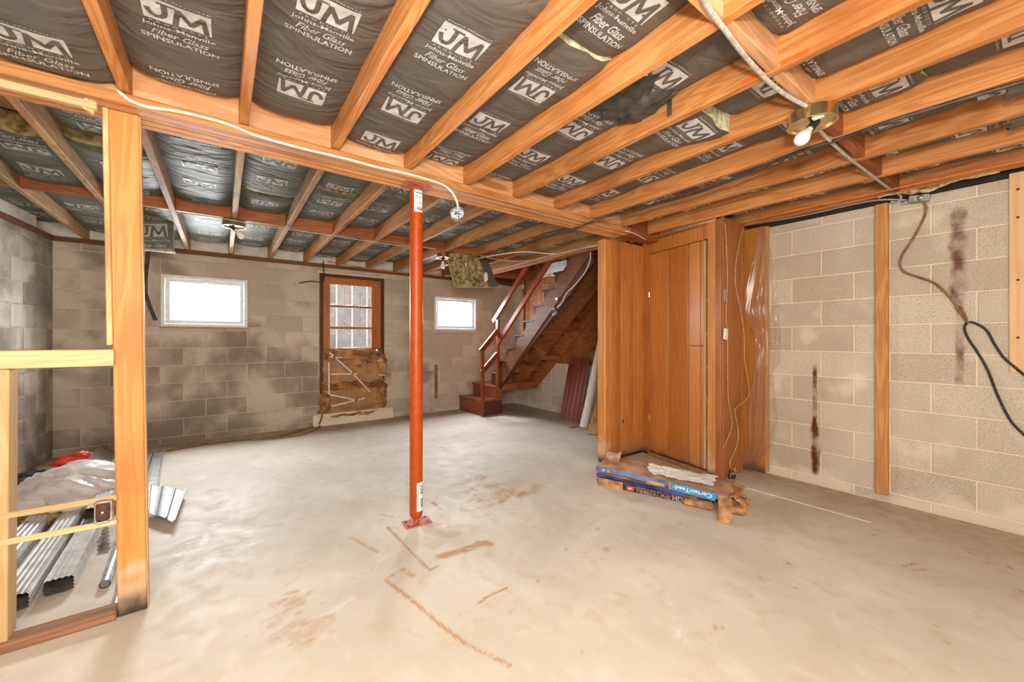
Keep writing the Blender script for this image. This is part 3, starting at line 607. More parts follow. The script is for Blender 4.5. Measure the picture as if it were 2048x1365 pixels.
S_dark = join2([strokes([Jp], .0165), strokes(Mp, .0165), (np.array([[-.052, .2145], [-.005, .2145], [-.005, .2065], [-.052, .2065]]), np.array([(0, 1, 2), (0, 2, 3)]))])
far_light = join2([centred('SPINSULATION', .21, 0, .016), centred('Johns-Manville', .2, .055, .018), rect_grid(-.088, .088, .119, .203, 3, 2)]); 
# ---- batts
class Batt:
    def __init__(s, x0, x1, y0, y1, zb, sag, seed, tilt=0.0, curl=None):
        s.x0, s.x1, s.y0, s.y1, s.zb, s.sag, s.seed, s.tilt, s.curl = x0, x1, y0, y1, zb, sag, seed, tilt, curl
    def z(s, x, y):
        u = (x-(s.x0+s.x1)/2)/((s.x1-s.x0)/2); v = (y-s.y0)/(s.y1-s.y0)
        z = s.zb-s.sag*(1-u*u*u*u)+.007*wob(x*5, y*4, s.seed)+.004*wob(x*14, y*17, s.seed+2)+s.tilt*(v-.5)
        e = min(v, 1-v)*(s.y1-s.y0)
        z += .02*max(0, 1-e/.06)**2
        if s.curl: z += s.curl(u, v)
        return max(z, ZJ-.14)
    def build(s, mat, fib, stamps, light, dark, pm, far=False):
        n = max(6, int((s.y1-s.y0)/.05)); mb = MB()
        rag = lambda i, end: .012*wob(i*9, s.seed*3+end*7, s.seed)
        def fn(u, v):
            y = s.y0+rag(u, 0)+(s.y1+rag(u, 1)-s.y0-rag(u, 0))*v; x = s.x0+(s.x1-s.x0)*u; return (x, y, s.z(x, y))
        mb.grid(fn, 8, n, m=0)
        nb = len(mb.v); w = 9; top = [(p[0], p[1], ZT-.012) for p in mb.v]; mb.v += top
        bd = [i for i in range(8)]+[j*w+8 for j in range(n)]+[n*w+i for i in range(8, 0, -1)]+[j*w for j in range(n, 0, -1)]
        for i in range(len(bd)):
            p, q_ = bd[i], bd[(i+1) % len(bd)]; mb.f.append((q_, p, nb+p, nb+q_)); mb.m.append(1)
        o = mb.build('insulation_batt', [mat, fib], ceiling, smooth=True, fix=False)
        V = []; T = []; MI = []; k0 = 0; xm = (s.x0+s.x1)/2
        for (Y0, inv, dxs) in stamps:
            for (sv, st), mi, dz in ((light, 0, .0022),)+(((dark, 1, .0034),) if dark is not None else ()):
                if inv: X = xm+dxs-sv[:, 0]; Y = Y0+sv[:, 1]
                else: X = xm+dxs+sv[:, 0]; Y = Y0-sv[:, 1]
                ok = (Y > s.y0+.012) & (Y < s.y1-.012) & (X > s.x0+.004) & (X < s.x1-.004)
                tt = st[ok[st].all(1)]
                if len(tt) == 0: continue
                Z = np.array([s.z(a, b_)-dz for a, b_ in zip(X, Y)])
                V.append(np.stack([X, Y, Z], 1)); T.append(tt+k0); MI += [mi]*len(tt); k0 += len(X)
        if V:
            pmesh = bpy.data.meshes.new('printed_marking'); pmesh.from_pydata(np.vstack(V).tolist(), [], np.vstack(T).tolist()); pmesh.materials.append(pm); pmesh.materials.append(mat); pmesh.polygons.foreach_set('material_index', MI)
            link('printed_marking', pmesh, o, keep=True)
        return o
def series(a, lo, hi, P_=.87):
    out = []
    for n in range(-6, 8):
        for y, inv in ((a+P_*n, False), (a+.19+P_*n, True)):
            if lo-.25 < y < hi+.25: out.append((y, inv, random.uniform(-.012, .012)))
    return out
anchor = {3: 2.19, 4: az(385, 98, 2.3).y, 5: 1.60, 6: az(890, 125, 2.3).y, 7: az(1200, 75, 2.3).y, 8: az(1274, 200, 2.3).y, 9: az(1346, 277, 2.3).y}
seams = {6: [.95], 7: [1.05], 8: [1.12], 9: [.95], 10: [.3], 11: [.2], 3: [.9], 5: [.55]}
for i, (a, b_) in enumerate(zip(near_x[:-1], near_x[1:])):
    for (p, q_) in [(YN0+.01, .597), (.641, YN1-.004-.035*random.random())]:
        cuts = [p]+[c for c in seams.get(i, []) if p+.15 < c < q_-.15]+[q_]
        for j, (y0, y1) in enumerate(zip(cuts[:-1], cuts[1:])):
            zb = (2.326 if i != 3 else 2.238)+random.uniform(-.008, .012)-(.028 if (j == 1 and i in (6, 9)) else 0); curl = None
            if i == 9 and j == 1: curl = lambda u, v: -.075*max(0, 1-v/.35)**1.5*max(0, .5+.5*u)
            if i == 9 and j == 0 and p > .5: zb -= .0
            an = anchor.get(i, random.uniform(0, .8))+(.0 if j == 0 or i != 6 else 0)
            Batt(a+.0195, b_-.0195, y0+(.004 if j else 0), y1, zb, .032, i*3+j+(7 if p < 0 else 0), random.uniform(-.012, .012), curl).build(M['facing'], M['fibre_g'], series(an, y0, y1), S_light, S_dark, M['print'])
for i, (a, b_) in enumerate(zip(far_x[:-1], far_x[1:])):
    for (p, q_) in ((YG0+.04, 4.147), (4.192, YF-.10)):
        if i == 1 and p < 3: segs_ = [(3.35, q_)]
        elif i % 3 == 1 and p < 3: segs_ = [(p, 3.55), (3.62, q_)]
        elif i % 3 == 2 and p < 3: segs_ = [(p, 3.2), (3.215, q_)]
        else: segs_ = [(p, q_)]
        for j, (y0, y1) in enumerate(segs_):
            Batt(a+.0195, b_-.0195, y0, y1, 2.345-.02*(j)+random.uniform(-.02, .015), .03, i*5+j+40, random.uniform(-.03, .03)).build(M['facing_far'], M['fibre_old'], series(random.uniform(0, .8), y0, y1), S_light, S_dark, M['print_far'], True)
# ================================================================== girder and its post
g = thing('support_girder', 'long built-up wooden girder under the joists, carried by the red steel post', 'beam', (.9, 2.35, 2.16))
gx0, gx1 = -1.72, 3.02
for k in range(3): MB().box((gx0, 2.288+.046*k, 2.162+.002*(k % 2)), (gx1, 2.331+.046*k, ZT-.004), ch=.003).build('girder_plank', M['beam_pale'] if k == 0 else M['beam'], g)
MB().box((gx0, 2.249, 2.160), (gx1, 2.2875, 2.207), ch=.004).build('ledger_strip', M['beam'], g)
MB().box((gx0, 2.4265, 2.160), (gx1, 2.462, 2.205), ch=.004).build('ledger_strip', M['beam'], g)
MB().box((gx1, 2.29, 2.162), (3.56, 2.42, ZT-.004), ch=.003).build('girder_extension', M['blocking'], g)
MB().box((-1.72, 2.222, 2.098), (-.40, 2.249, 2.128), ch=.003).build('nailing_strip', M['fresh_x'], g)
cx, cy = .985, 2.355
lp = thing('steel_post', 'red steel jack post with printed stickers standing under the girder', 'post', (cx, cy, 0))
pl = MB()
BR = Matrix.Translation((1.015, 2.415, 0)) @ Matrix.Rotation(math.radians(-3), 4, 'Z')
MB().box((-.085, -.052, 0), (.085, .052, .008), BR, ch=.002).build('base_plate', M['rust_plate'], lp)
for sx_, sy_ in ((-.065, -.033), (.065, -.033), (-.065, .033), (.065, .033)): MB().lathe([(.009, .008), (.009, .0095), (.004, .0105)], n=10, M=BR @ Matrix.Translation((sx_, sy_, 0))).build('bolt_hole', M['black'], lp)
T0 = Vector((1.005, 2.405, .0)); T1 = Vector((cx, cy, 2.15))
ax_ = (T1-T0).normalized()
MB().tube([T0+ax_*.008, T0+ax_*.05], .0165, 12).build('jack_screw', M['rust_plate'], lp, smooth=True)
RP = .0405
MB().tube([T0+ax_*.045, T0+ax_*.058, T0+ax_*.07, T0+ax_*1.0, T0+ax_*2.14], [.030, .038, RP, RP, RP], 32).build('tube', M['rust_paint'], lp, smooth=True)
MB().box((cx-.085, cy-.055, 2.150), (cx+.085, cy+.055, 2.159), ch=.002).build('top_plate', M['rust_plate'], lp)
def sticker(zc, a0, a1, h, texts, name='sticker'):
    st = T0+ax_*zc; view = math.atan2(-st.y, -st.x)      # azimuth towards the viewer's side
    def P(t, z, r): a = view+t; c = st+ax_*z; return Vector((c.x+r*math.cos(a), c.y+r*math.sin(a), c.z))
    o = MB().grid(lambda u, v: P(a0+(a1-a0)*u, h*(v-.5), RP+.0009), 10, 2).build(name, M['white_paper'], lp, smooth=True, fix=False)
    for (s, w, hh, du, dz, rot, mt) in texts:
        v, t = text_mesh(s, width=w, height=hh, bold=.015) if s else rect_grid(0, w, 0, hh, 3, 1)
        v = v-np.array([w/2, hh/2])
        if rot: v = v[:, ::-1]*np.array([-1, 1])*(1 if rot > 0 else -1)
        me = bpy.data.meshes.new('printed_text'); me.from_pydata([P((du+x)/RP, dz+y, RP+.0016) for x, y in v], [], t.tolist()); me.materials.append(M[mt]); link('printed_text', me, o, keep=True)
bars = lambda n, w, z, h, u0: [(None, .0012+.0014*((k*7) % 3)/2, h, u0+w*k/n, z, 0, 'black_ink') for k in range(n)]
sticker(2.055, -.34, 1.12, .135, [('73"-7', .040, .020, .014, .022, 0, 'black_ink'), (None, .045, .008, .02, .05, 0, 'blue'), (None, .04, .003, .02, -.005, 0, 'blue_dusty'), (None, .04, .003, .02, -.014, 0, 'black_ink')]+bars(12, .038, -.048, .02, .003))
sticker(.185, .10, 1.45, .185, [('46Y', .062, .026, .042, .042, 1, 'black_ink'), (None, .003, .15, .012, .0, 0, 'blue'), (None, .003, .06, .024, .045, 0, 'black_ink')]+[(None, .022, .0016+.0016*(k % 3), .040, -.068+.006*k, 0, 'black_ink') for k in range(10)])
# ================================================================== stud frame on the left
fr = thing('stud_partition_frame', 'bare stud wall frame with an open window bay at left under the girder', 'stud frame', (-.35, 2.36, 0))
MB().bar((-.314, 2.365, .002), (-.338, 2.345, 2.158), .094, .042, up=(0, 1, .01), ch=.004).build('stud', M['post'], fr)
MB().bar((-.266, 2.374, .002), (-.290, 2.354, 2.158), .004, .04, up=(0, 1, .01)).build('plywood_edge', M['fresh_z'], fr)
MB().bar((-.3815, 2.346, 1.165), (-.3945, 2.342, 2.158), .018, .042, up=(0, 1, .01)).build('trimmer', M['fresh_z'], fr)
MB().box((-1.55, 2.30, 1.079), (-.365, 2.385, 1.147), ch=.003).build('window_rail', M['fresh_x'], fr)
MB().bar((-.692, 2.385, .04), (-.676, 2.345, 1.079), .064, .085, up=(0, 1, 0)).build('stud', M['fresh_z'], fr)
MB().box((-1.55, 2.325, .0), (-.362, 2.41, .04), ch=.006).build('sole_plate', M['plate'], fr)
for z, e in ((.524, -.004), (.428, -.010)): MB().bar((-1.5, 2.33, z+.004), (-.36, 2.33, z+e), .012, .023).build('lath', M['fresh_x'], fr)
for dx, dz in ((0, 0), (.012, -.016), (.02, -.03)): MB().tube([(-.43+dx, 2.235, 2.135), (-.436+dx, 2.235, 2.095+dz*.5)], .007, 8).build('dowel', M['white_paper'] if dx == 0 else M['fresh_z'], fr, smooth=True)
ob = MB().box((-.424, 2.305, .436), (-.368, 2.365, .520), ch=.003).build('outlet_box', M['steel'], fr)
rc = MB().box((-.418, 2.296, .444), (-.376, 2.305, .513), ch=.003).build('receptacle', M['outlet'], ob)
for z in (.495, .462): rc2 = MB().lathe([(.016, 0), (.017, .004), (.015, .006)], n=16, M=Matrix.Translation((-.397, 2.297, z)) @ Matrix.Rotation(math.pi/2, 4, 'X')).build('receptacle_face', M['outlet'], ob)
MB().box((-.401, 2.29, .474), (-.393, 2.296, .483), ch=.002).build('cover_screw', M['white'], ob)
for z in (.517, .434): MB().box((-.415, 2.294, z), (-.379, 2.304, z+.009), ch=.002).build('mounting_ear', M['chrome'], ob)
# ================================================================== stud and plywood on the right wall
o = MB().box((XR-.043, .668, .062), (XR-.006, .738, 2.178), ch=.004).build('furring_stud', M['stud_r']); tag(o, 'weathered orange stud fixed upright against the right block wall', 'stud')
o = MB().box((XR-.020, -.75, .985), (XR-.006, .128, 2.205), ch=.002).build('plywood_sheet', M['ply']); tag(o, 'pale plywood sheet fixed high on the right wall at the edge', 'plywood')
for z in (2.1, 1.93, 1.55, 1.2, 1.0):
    for y in (.095,): MB().lathe([(.007, 0), (.006, .003), (.001, .004)], n=10, M=Matrix.Translation((XR-.0205, y, z)) @ Matrix.Rotation(-math.pi/2, 4, 'Y')).build('screw', M['black'], o)
# ================================================================== closet
A_ = Vector((3.555, 2.50)); B_ = Vector((3.385, 1.62)); dAB = (B_-A_).normalized(); nAB = Vector((dAB.y, -dAB.x))
if nAB.x > 0: nAB = -nAB
LAB = (B_-A_).length
def S(x, y=700): p = al(x, y, A_, B_); return (Vector((p.x, p.y))-A_).dot(dAB), p.z
cl = thing('storage_closet', 'built-in panelled wood closet with its door ajar beside the block wall', 'closet', (3.45, 2.1, 0))
FR = Matrix(((dAB.x, nAB.x, 0, A_.x), (dAB.y, nAB.y, 0, A_.y), (0, 0, 1, 0), (0, 0, 0, 1)))      # local: x along the front, y out to the room
# stub wall under the girder
ys = 2.50
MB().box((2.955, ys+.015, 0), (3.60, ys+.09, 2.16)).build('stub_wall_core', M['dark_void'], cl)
MB().box((2.935, ys-.012, .0), (3.03, ys+.085, 2.158), ch=.012).build('corner_post', M['panel_end'], cl)
xs = [3.032, 3.10, 3.185, 3.30, 3.39, 3.455, 3.56]
for a, b_ in zip(xs[:-1], xs[1:]): MB().box((a+.0034, ys-.004, .03), (b_-.0034, ys+.016, 2.162), ch=.0018).build('panel_board', M['panel'], cl)
MB().box((3.19, ys-.012, .345), (3.22, ys-.003, .395), ch=.002).build('outlet_hole', M['steel'], cl)
MB().box((3.197, ys-.0135, .355), (3.213, ys-.011, .385), ch=.001).build('outlet_void', M['black'], cl)
# front
sL, sR = S(1300)[0], S(1410)[0]; sJ = S(1431)[0]
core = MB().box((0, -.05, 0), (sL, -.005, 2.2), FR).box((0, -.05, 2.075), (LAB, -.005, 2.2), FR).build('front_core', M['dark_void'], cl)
MB().box((.001, -.012, .02), (sL-.001, .006, 2.19), FR, ch=.002).build('panel_board', M['panel'], cl)
hb = [sL]+[S(x)[0] for x in (1306, 1344, 1386, 1408)]+[S(1418)[0]]
for a, b_ in zip(hb[:-1], hb[1:]): MB().box((a+.003, -.012, 2.068), (b_-.003, .005, 2.205-.01*random.random()), FR, ch=.002).build('panel_board', M['panel'], cl)
MB().box((S(1415)[0], -.03, 0), (sJ, .006, 2.215), FR, ch=.004).build('door_jamb', M['panel_end'], cl)
MB().box((S(1413)[0]-.02, -.01, 2.205), (sJ+.005, .008, 2.24), FR, ch=.003).build('head_block', M['fresh_x'], cl)
MB().box((sL-.01, -.06, .0), (S(1415)[0], .03, .035), FR, ch=.006).build('threshold', M['plate'], cl)
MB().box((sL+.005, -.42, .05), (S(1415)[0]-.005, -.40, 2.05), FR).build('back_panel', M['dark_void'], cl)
for z in (.32, .62, .93, 1.23, 1.53, 1.80): MB().box((sL, -.40, z), (S(1416)[0]-.003, -.035, z+.014), FR, ch=.002).build('shelf', M['white'], cl)
ins = MB().grid(lambda u, v: FR @ Vector((u*LAB*.85, .002+.008*wob(u*9, v*4, 3), 2.20+.045*v+.012*wob(u*22, v*3, 1))), 30, 3, thick=(.0, .0, .02)).build('wool_strip', M['fibre_g'], cl)
dl = MB().box((sL+.004, -.014, .052), (sR, .004, 2.060), FR, ch=.002).build('closet_door', M['dark_void'], cl)
db = [sL+.004]+[S(x)[0] for x in (1306, 1339, 1379, 1402)]+[sR]
for a, b_ in zip(db[:-1], db[1:]): MB().box((a+.003, .004, .052), (b_-.003, .012, 2.060), FR, ch=.0018).build('door_board', M['panel'], dl)
MB().box((sR-.002, -.014, .052), (sR+.006, .013, 2.060), FR, ch=.001).build('door_edge', M['fresh_z'], dl)
for z in (1.62, .36): MB().box((sL-.03, .006, z), (sL-.008, .010, z+.055), FR, ch=.001).box((sL-.006, .006, z), (sL+.006, .014, z+.055), FR, ch=.003).build('hinge', M['brass'], dl)
zl = 1.19-.06
MB().tube([FR @ Vector(p) for p in ((S(1386)[0], .013, zl+.004), (S(1386)[0], .03, zl+.004), (sR-.004, .034, zl+.004), (sR+.005, .03, zl))], .004, 6).build('latch_hook', M['brass'], dl, smooth=True)
# corner post and right side
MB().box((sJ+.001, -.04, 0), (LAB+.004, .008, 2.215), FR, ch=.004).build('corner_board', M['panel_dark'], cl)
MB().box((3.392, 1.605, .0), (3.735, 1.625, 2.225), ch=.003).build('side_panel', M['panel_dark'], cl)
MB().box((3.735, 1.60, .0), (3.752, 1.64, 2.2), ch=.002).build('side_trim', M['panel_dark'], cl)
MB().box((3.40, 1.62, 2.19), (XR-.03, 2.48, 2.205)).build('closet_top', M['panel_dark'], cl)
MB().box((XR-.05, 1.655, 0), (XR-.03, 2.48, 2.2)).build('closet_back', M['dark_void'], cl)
sw = MB().box((3.405, 1.597, 1.50), (3.455, 1.606, 1.62), ch=.002).build('switch_plate', M['steel'], cl)
o = MB().box((XR-.035, 1.47, .0), (XR-.012, 1.652, 2.195), ch=.003).build('leaning_panel', M['panel']); tag(o, 'narrow panelling strip on the block wall behind the plastic sheet', 'panel')
MB().box((XR-.0345, 1.44, .02), (XR-.012, 1.4695, 2.19), ch=.002).build('panel_edge_strip', M['tanboard'], o)
# wires on the closet side
def side(x, y): p = ay(x, y, 1.590); return p
wv = thing('hanging_wire_pair', 'thin yellowed wires dangling down the right side of the closet', 'wire', (3.6, 1.59, 1.3))
MB().tube(spline([side(*p) for p in ((1450, 446), (1452, 480), (1455, 560), (1452, 630), (1454, 655), (1455, 690), (1456, 790), (1462, 830), (1463, 855), (1452, 885), (1446, 898))]), .0028, 6).build('wire', M['wire_y'], wv, smooth=True)
MB().tube(spline([side(*p) for p in ((1487, 455), (1476, 500), (1470, 560), (1481, 620), (1488, 670), (1489, 720), (1497, 770), (1496, 795), (1474, 815), (1470, 825), (1476, 860), (1474, 890), (1460, 925), (1462, 938))]), .0034, 6).build('wire', M['wire_y'], wv, smooth=True)
tg = ay(1450, 668, 1.585); MB().box((tg.x-.03, 1.572, tg.z-.05), (tg.x+.028, 1.586, tg.z+.045), Matrix.Translation(tg) @ Matrix.Rotation(.12, 4, 'Y') @ Matrix.Translation(-tg), ch=.004).build('wire_tag', M['cable_w'], wv)
kb = thing('wire_end_bundle', 'frayed wire ends with white wire nuts beside the closet foot', 'wire', (3.62, 1.56, 0))
c0 = side(1463, 944); c0.z = max(c0.z, .05)
for k in range(6): MB().tube(spline([c0, c0+Vector((.03*math.cos(k), -.01, .02*math.sin(k*2))), c0+Vector((.06*math.cos(k*1.1), -.015, .035*math.sin(k*1.7)))], 4), .003, 5).build('wire', M['wire_y'], kb, smooth=True)
for dx, dz in ((-.012, -.012), (.012, -.012), (0, -.03)): MB().lathe([(.002, -.012), (.009, -.008), (.009, .006), (.004, .012)], (c0.x+dx, c0.y-.02, c0.z+dz), 10).build('wire_nut', M['wire_y'], kb, smooth=True)
MB().lathe([(.03, -c0.z+.001), (.034, -.02), (.02, .01), (.004, .02)], (c0.x, c0.y, c0.z), 9).build('dark_clump', M['debris'], kb, smooth=True)
# plastic sheet
Lb = [(453, 1517), (500, 1508), (560, 1495), (620, 1484), (638, 1489), (660, 1510), (700, 1513), (760, 1506), (830, 1498), (870, 1499), (895, 1499), (930, 1492), (968, 1484)]
Rb = [(453, 1526), (500, 1543), (560, 1553), (620, 1556), (660, 1561), (725, 1561), (745, 1545), (780, 1550), (840, 1556), (890, 1546), (905, 1534), (940, 1510), (968, 1492)]
itp = lambda tb, y: float(np.interp(y, [t[0] for t in tb], [t[1] for t in tb]))
def sheet(u, v):
    y = 453+515*v; x = itp(Lb, y)+(itp(Rb, y)-itp(Lb, y))*u
    dd = 3.83-.02*wob(u*7+v*3, v*2, 2)-.022*math.sin(u*17+v*5)*(.3+v)-.03*math.sin(v*3.1)
    p = ax(x, y, dd); p.z = max(p.z, .004); return p
o = MB().grid(sheet, 26, 46).build('plastic_sheet', M['poly'], smooth=True, fix=False); tag(o, 'clear crumpled plastic sheet hanging between the closet and the block wall', 'plastic sheet')
# ================================================================== shingle packs
sp0 = Vector((2.475, 2.175, 0)); sp1 = Vector((2.775, 1.315, 0)); sd = (sp1-sp0).normalized(); sn = Vector((-sd.y, sd.x, 0))
if sn.x < 0: sn = -sn
SF = Matrix(((sd.x, sn.x, 0, sp0.x), (sd.y, sn.y, 0, sp0.y), (0, 0, 1, 0), (0, 0, 0, 1))); SL = (sp1-sp0).length
def pack(name, L0, L1, z0, z1, dep, mats, label, bend, seed):
    mb = MB(); n = 22; prof = 8
    def ring(t):
        x = L0+(L1-L0)*t; w = lambda k: .006*wob(x*9, k*2.0, seed); zb = z0+bend(t); zt = z1+bend(t)
        return [(x, -.002+w(1), zb), (x, -.006+w(2), (zb*2+zt)/3), (x, -.004+w(3), (zb+2*zt)/3), (x, .003+w(4), zt-.004), (x, .03, zt+w(5)), (x, dep*.5, zt+.006+w(6)), (x, dep-.02, zt+w(7)), (x, dep, zt-.006), (x, dep, zb)]
    rings = [ring(i/n) for i in range(n+1)]; m_ = len(rings[0])
    mb.v = [tuple(SF @ Vector(p)) for r in rings for p in r]
    for i in range(n):
        for k in range(m_):
            mb.f.append((i*m_+k, i*m_+(k+1) % m_, (i+1)*m_+(k+1) % m_, (i+1)*m_+k)); mb.m.append(0 if k < 3 else 1)
    mb.f.append(tuple(range(m_))); mb.m.append(1); mb.f.append(tuple(n*m_+k for k in range(m_))); mb.m.append(1)
    o = mb.build(name, mats, smooth=True); tag(o, label, 'shingle bundle', 'torn shingle bundles stacked by the closet'); return o
pk1 = pack('shingle_bundle', .0, SL*.82, .002, .056, .34, [M['purple'], M['card']], 'lower torn shingle bundle in dark plum wrapper lying on the floor', lambda t: 0, 1)
pk2 = pack('shingle_bundle', -.005, SL*.72, .060, .094, .33, [M['navy'], M['card']], 'middle thin shingle bundle in deep blue wrapper', lambda t: .004-.02*t, 2)
pk3 = pack('shingle_bundle', -.01, SL+.03, .098, .142, .345, [M['blue_dusty'], M['dusty_card']], 'topmost shingle bundle in sky blue printed wrapper under a white rag', lambda t: .012-.022*t-.03*max(0, t-.55), 3)
def ptext(par, s, u0, u1, z0, z1, mt, inv=True, off=-.0095, bold=.01, zc=lambda u: 0):
    v, t = text_mesh(s, width=u1-u0, height=z1-z0, bold=bold)
    if inv: P = [SF @ Vector((u1-x, off, z1-y+zc(u1-x))) for x, y in v]
    else: P = [SF @ Vector((u0+x, off, z0+y+zc(u0+x))) for x, y in v]
    me = bpy.data.meshes.new('printed_text'); me.from_pydata(P, [], t.tolist()); me.materials.append(M[mt]); return link('printed_text', me, par, keep=True)
zc3 = lambda u: .012-.022*u/SL-.03*max(0, u/SL-.55)
def patch(par, name, u0, u1, z0, z1, mt, off, zc=lambda u: 0):
    return MB().grid(lambda a, b_: SF @ Vector((u0+(u1-u0)*a, off, z0+(z1-z0)*b_+zc(u0+(u1-u0)*a))), 8, 1, thick=tuple(-sn*.0012)).build(name, M[mt], par, fix=False)
patch(pk3, 'printed_panel', .575, .865, .086, .142, 'blue', -.0105, zc3)
patch(pk3, 'printed_edge', .560, .573, .088, .140, 'tan_ink', -.0105, zc3)
ptext(pk3, 'CertainTeed', .605, .845, .100, .130, 'white_ink', True, -.0135, .02, zc3)
patch(pk3, 'printed_square', .585, .600, .106, .124, 'tan_ink', -.0128, zc3)
patch(pk3, 'printed_square', .085, .108, .108, .132, 'tan_ink', -.0115, zc3); patch(pk3, 'printed_square', .05, .062, .114, .126, 'white_ink', -.0115, zc3)
ptext(pk3, 'CertainTeed', .12, .17, .112, .120, 'navy', True, -.0115, 0, zc3)
patch(pk3, 'torn_paper', .40, .53, .094, .118, 'tan_ink', -.0118, zc3)
patch(pk1, 'printed_square', .245, .30, .012, .044, 'orange_ink', -.0125)
ptext(pk1, 'HD', .585, .655, .006, .044, 'tan_ink', False, -.0125, 0); ptext(pk1, 'TIMBERLINE', .315, .570, .008, .034, 'tan_ink', False, -.0125, .0); ptext(pk1, 'gaf', .258, .287, .018, .036, 'white_ink', False, -.0142, .01); ptext(pk1, 'LIFETIME SHINGLES', .30, .50, .040, .050, 'tan_ink', False, -.0125, .0)
patch(pk1, 'torn_paper', .01, .215, .0, .062, 'card', -.0125)
def flap(par, name, cs, mt, sag=.01, nu=10, nv=6, seed=0, w=.006):
    cs = [Vector(c) for c in cs]
    def fn(u, v):
        p = (cs[0]*(1-u)+cs[1]*u)*(1-v)+(cs[3]*(1-u)+cs[2]*u)*v
        q_ = SF @ p; q_.z = max(.002, q_.z+w*wob(u*5, v*6, seed)-sag*math.sin(math.pi*u)*math.sin(math.pi*v)); return q_
    return MB().grid(fn, nu, nv, thick=(0, 0, .0025)).build(name, M[mt], par, smooth=True, fix=False)
flap(pk3, 'torn_flap', [(.885, -.012, .112), (.965, -.012, .108), (.985, -.19, .004), (.90, -.185, .004)], 'card', -.012, seed=5)
flap(pk3, 'torn_flap', [(.90, .0, .11), (1.0, .01, .105), (1.03, .30, .10), (.93, .33, .12)], 'card', .0, seed=6, w=.015)
flap(pk3, 'torn_flap', [(.98, .02, .10), (1.03, .02, .10), (1.06, .24, .04), (1.05, .03, .03)], 'card', .0, seed=7, w=.012)
flap(pk3, 'torn_flap', [(-.01, .15, .15), (.12, .17, .152), (.08, .36, .19), (-.05, .34, .165)], 'tan_ink', .0, seed=8, w=.012)
MB().box((.66, -.055, .003), (.86, .02, .05), SF, ch=.018).build('torn_end', M['card'], pk1, smooth=True); MB().box((.88, -.02, .003), (1.05, .25, .05), SF, ch=.016).build('torn_end', M['card'], pk1, smooth=True)
def rag(u, v):
    x = .33+.50*u+.02*wob(v*9, 1, 4)*(abs(u-.5)*2)**4+.05*v*(1-u); y = .30-.235*v-.03*math.sin(u*4)+.022*wob(u*17, v*2, 6)*v**4
    p = SF @ Vector((x, y, .156+zc3(x)+.008*wob(u*6, v*7, 1)+.006*abs(wob(u*14, v*12, 3)))); return p
o = MB().grid(rag, 34, 18, thick=(0, 0, .003)).build('white_rag', M['white_paper'], smooth=True, fix=False); tag(o, 'torn white paper rag lying on the topmost shingle bundle', 'rag')
# ================================================================== ceiling lights
def light(label, c, R, dirv, cordless=True, nm='ceiling_light'):
    t = thing(nm, label, 'ceiling light', c, 0, 'brass ceiling lights')
    c = Vector(c)
    MB().lathe([(R*.98, 0), (R, -.006), (R, -.042), (R*1.02, -.046), (R*1.02, -.052), (R*.94, -.052), (R*.92, -.040), (R*.1, -.036)], tuple(c), 40).build('canopy', M['brass'], t, smooth=True)
    d = Vector(dirv).normalized(); p = c+Vector((0, 0, -.036))-Vector((d.x, d.y, 0))*.035
    MB().tube([p, p+d*.055], .0175, 16).build('socket', M['black'], t, smooth=True)
    q = p+d*.055; Mx = d.to_track_quat('Z', 'Y').to_matrix().to_4x4(); Mx.translation = q
    MB().lathe([(.013, -.004), (.014, .012), (.020, .03), (.0285, .055), (.030, .068), (.027, .083), (.018, .094), (.004, .099)], n=24, M=Mx).build('bulb', M['bulb'], t, smooth=True)
    for dx in (-.02, -.035): MB().box((c.x+dx-.003, c.y-.05, c.z-.047), (c.x+dx+.003, c.y-.01, c.z-.038), ch=.001).build('strap_slot', M['white'], t)
    return t
c1 = az(1624, 226, 2.208); light('near brass ceiling light with a bare bulb below the joists at right', (c1.x, c1.y, 2.208), .092, (-.50, .18, -.55))
c2 = az(468, 443, 2.222); light('far brass ceiling light with a bare bulb above the left window', (c2.x, c2.y, 2.222), .085, (.40, -.30, -.5))
c3 = az(886, 508, 2.222); light('small far brass ceiling light beside the hanging yellow batt', (c3.x, c3.y, 2.222), .075, (-.05, -.1, -.6))
# octagon junction box hanging on its cable
jb = thing('junction_box', 'open round junction box hanging at the end of the white cable', 'junction box', (1.2, 2.24, 2.05))
jc = ay(915, 428, 2.235); JM_ = Matrix.Translation(jc) @ Matrix.Rotation(math.radians(-38), 4, 'Z') @ Matrix.Rotation(math.pi/2-.25, 4, 'X')
MB().lathe([(.046, -.025), (.048, .012), (.044, .012), (.042, -.019), (.004, -.02)], n=12, M=JM_).build('box_shell', M['steel'], jb, smooth=True)
MB().lathe([(.041, -.019), (.041, -.016), (.002, -.015)], n=16, M=JM_).build('box_bottom', M['white'], jb)
for k in range(7): MB().tube(spline([JM_ @ Vector((.028*math.cos(k), .028*math.sin(k), -.012)), JM_ @ Vector((.012*math.cos(k*2.3), .015*math.sin(k*1.9), .012)), JM_ @ Vector((.02*math.cos(k*1.4+2), .026*math.sin(k*1.7+1), .006))], 5), .0028, 5).build('wire', M['black'] if k % 2 else M['white'], jb, smooth=True)
for k in range(3): MB().lathe([(.007, 0), (.009, .006), (.004, .016)], n=8, M=JM_ @ Matrix.Translation((.03*math.cos(k*2.2), .03*math.sin(k*2.2), .0))).build('wire_nut', M['white'], jb)
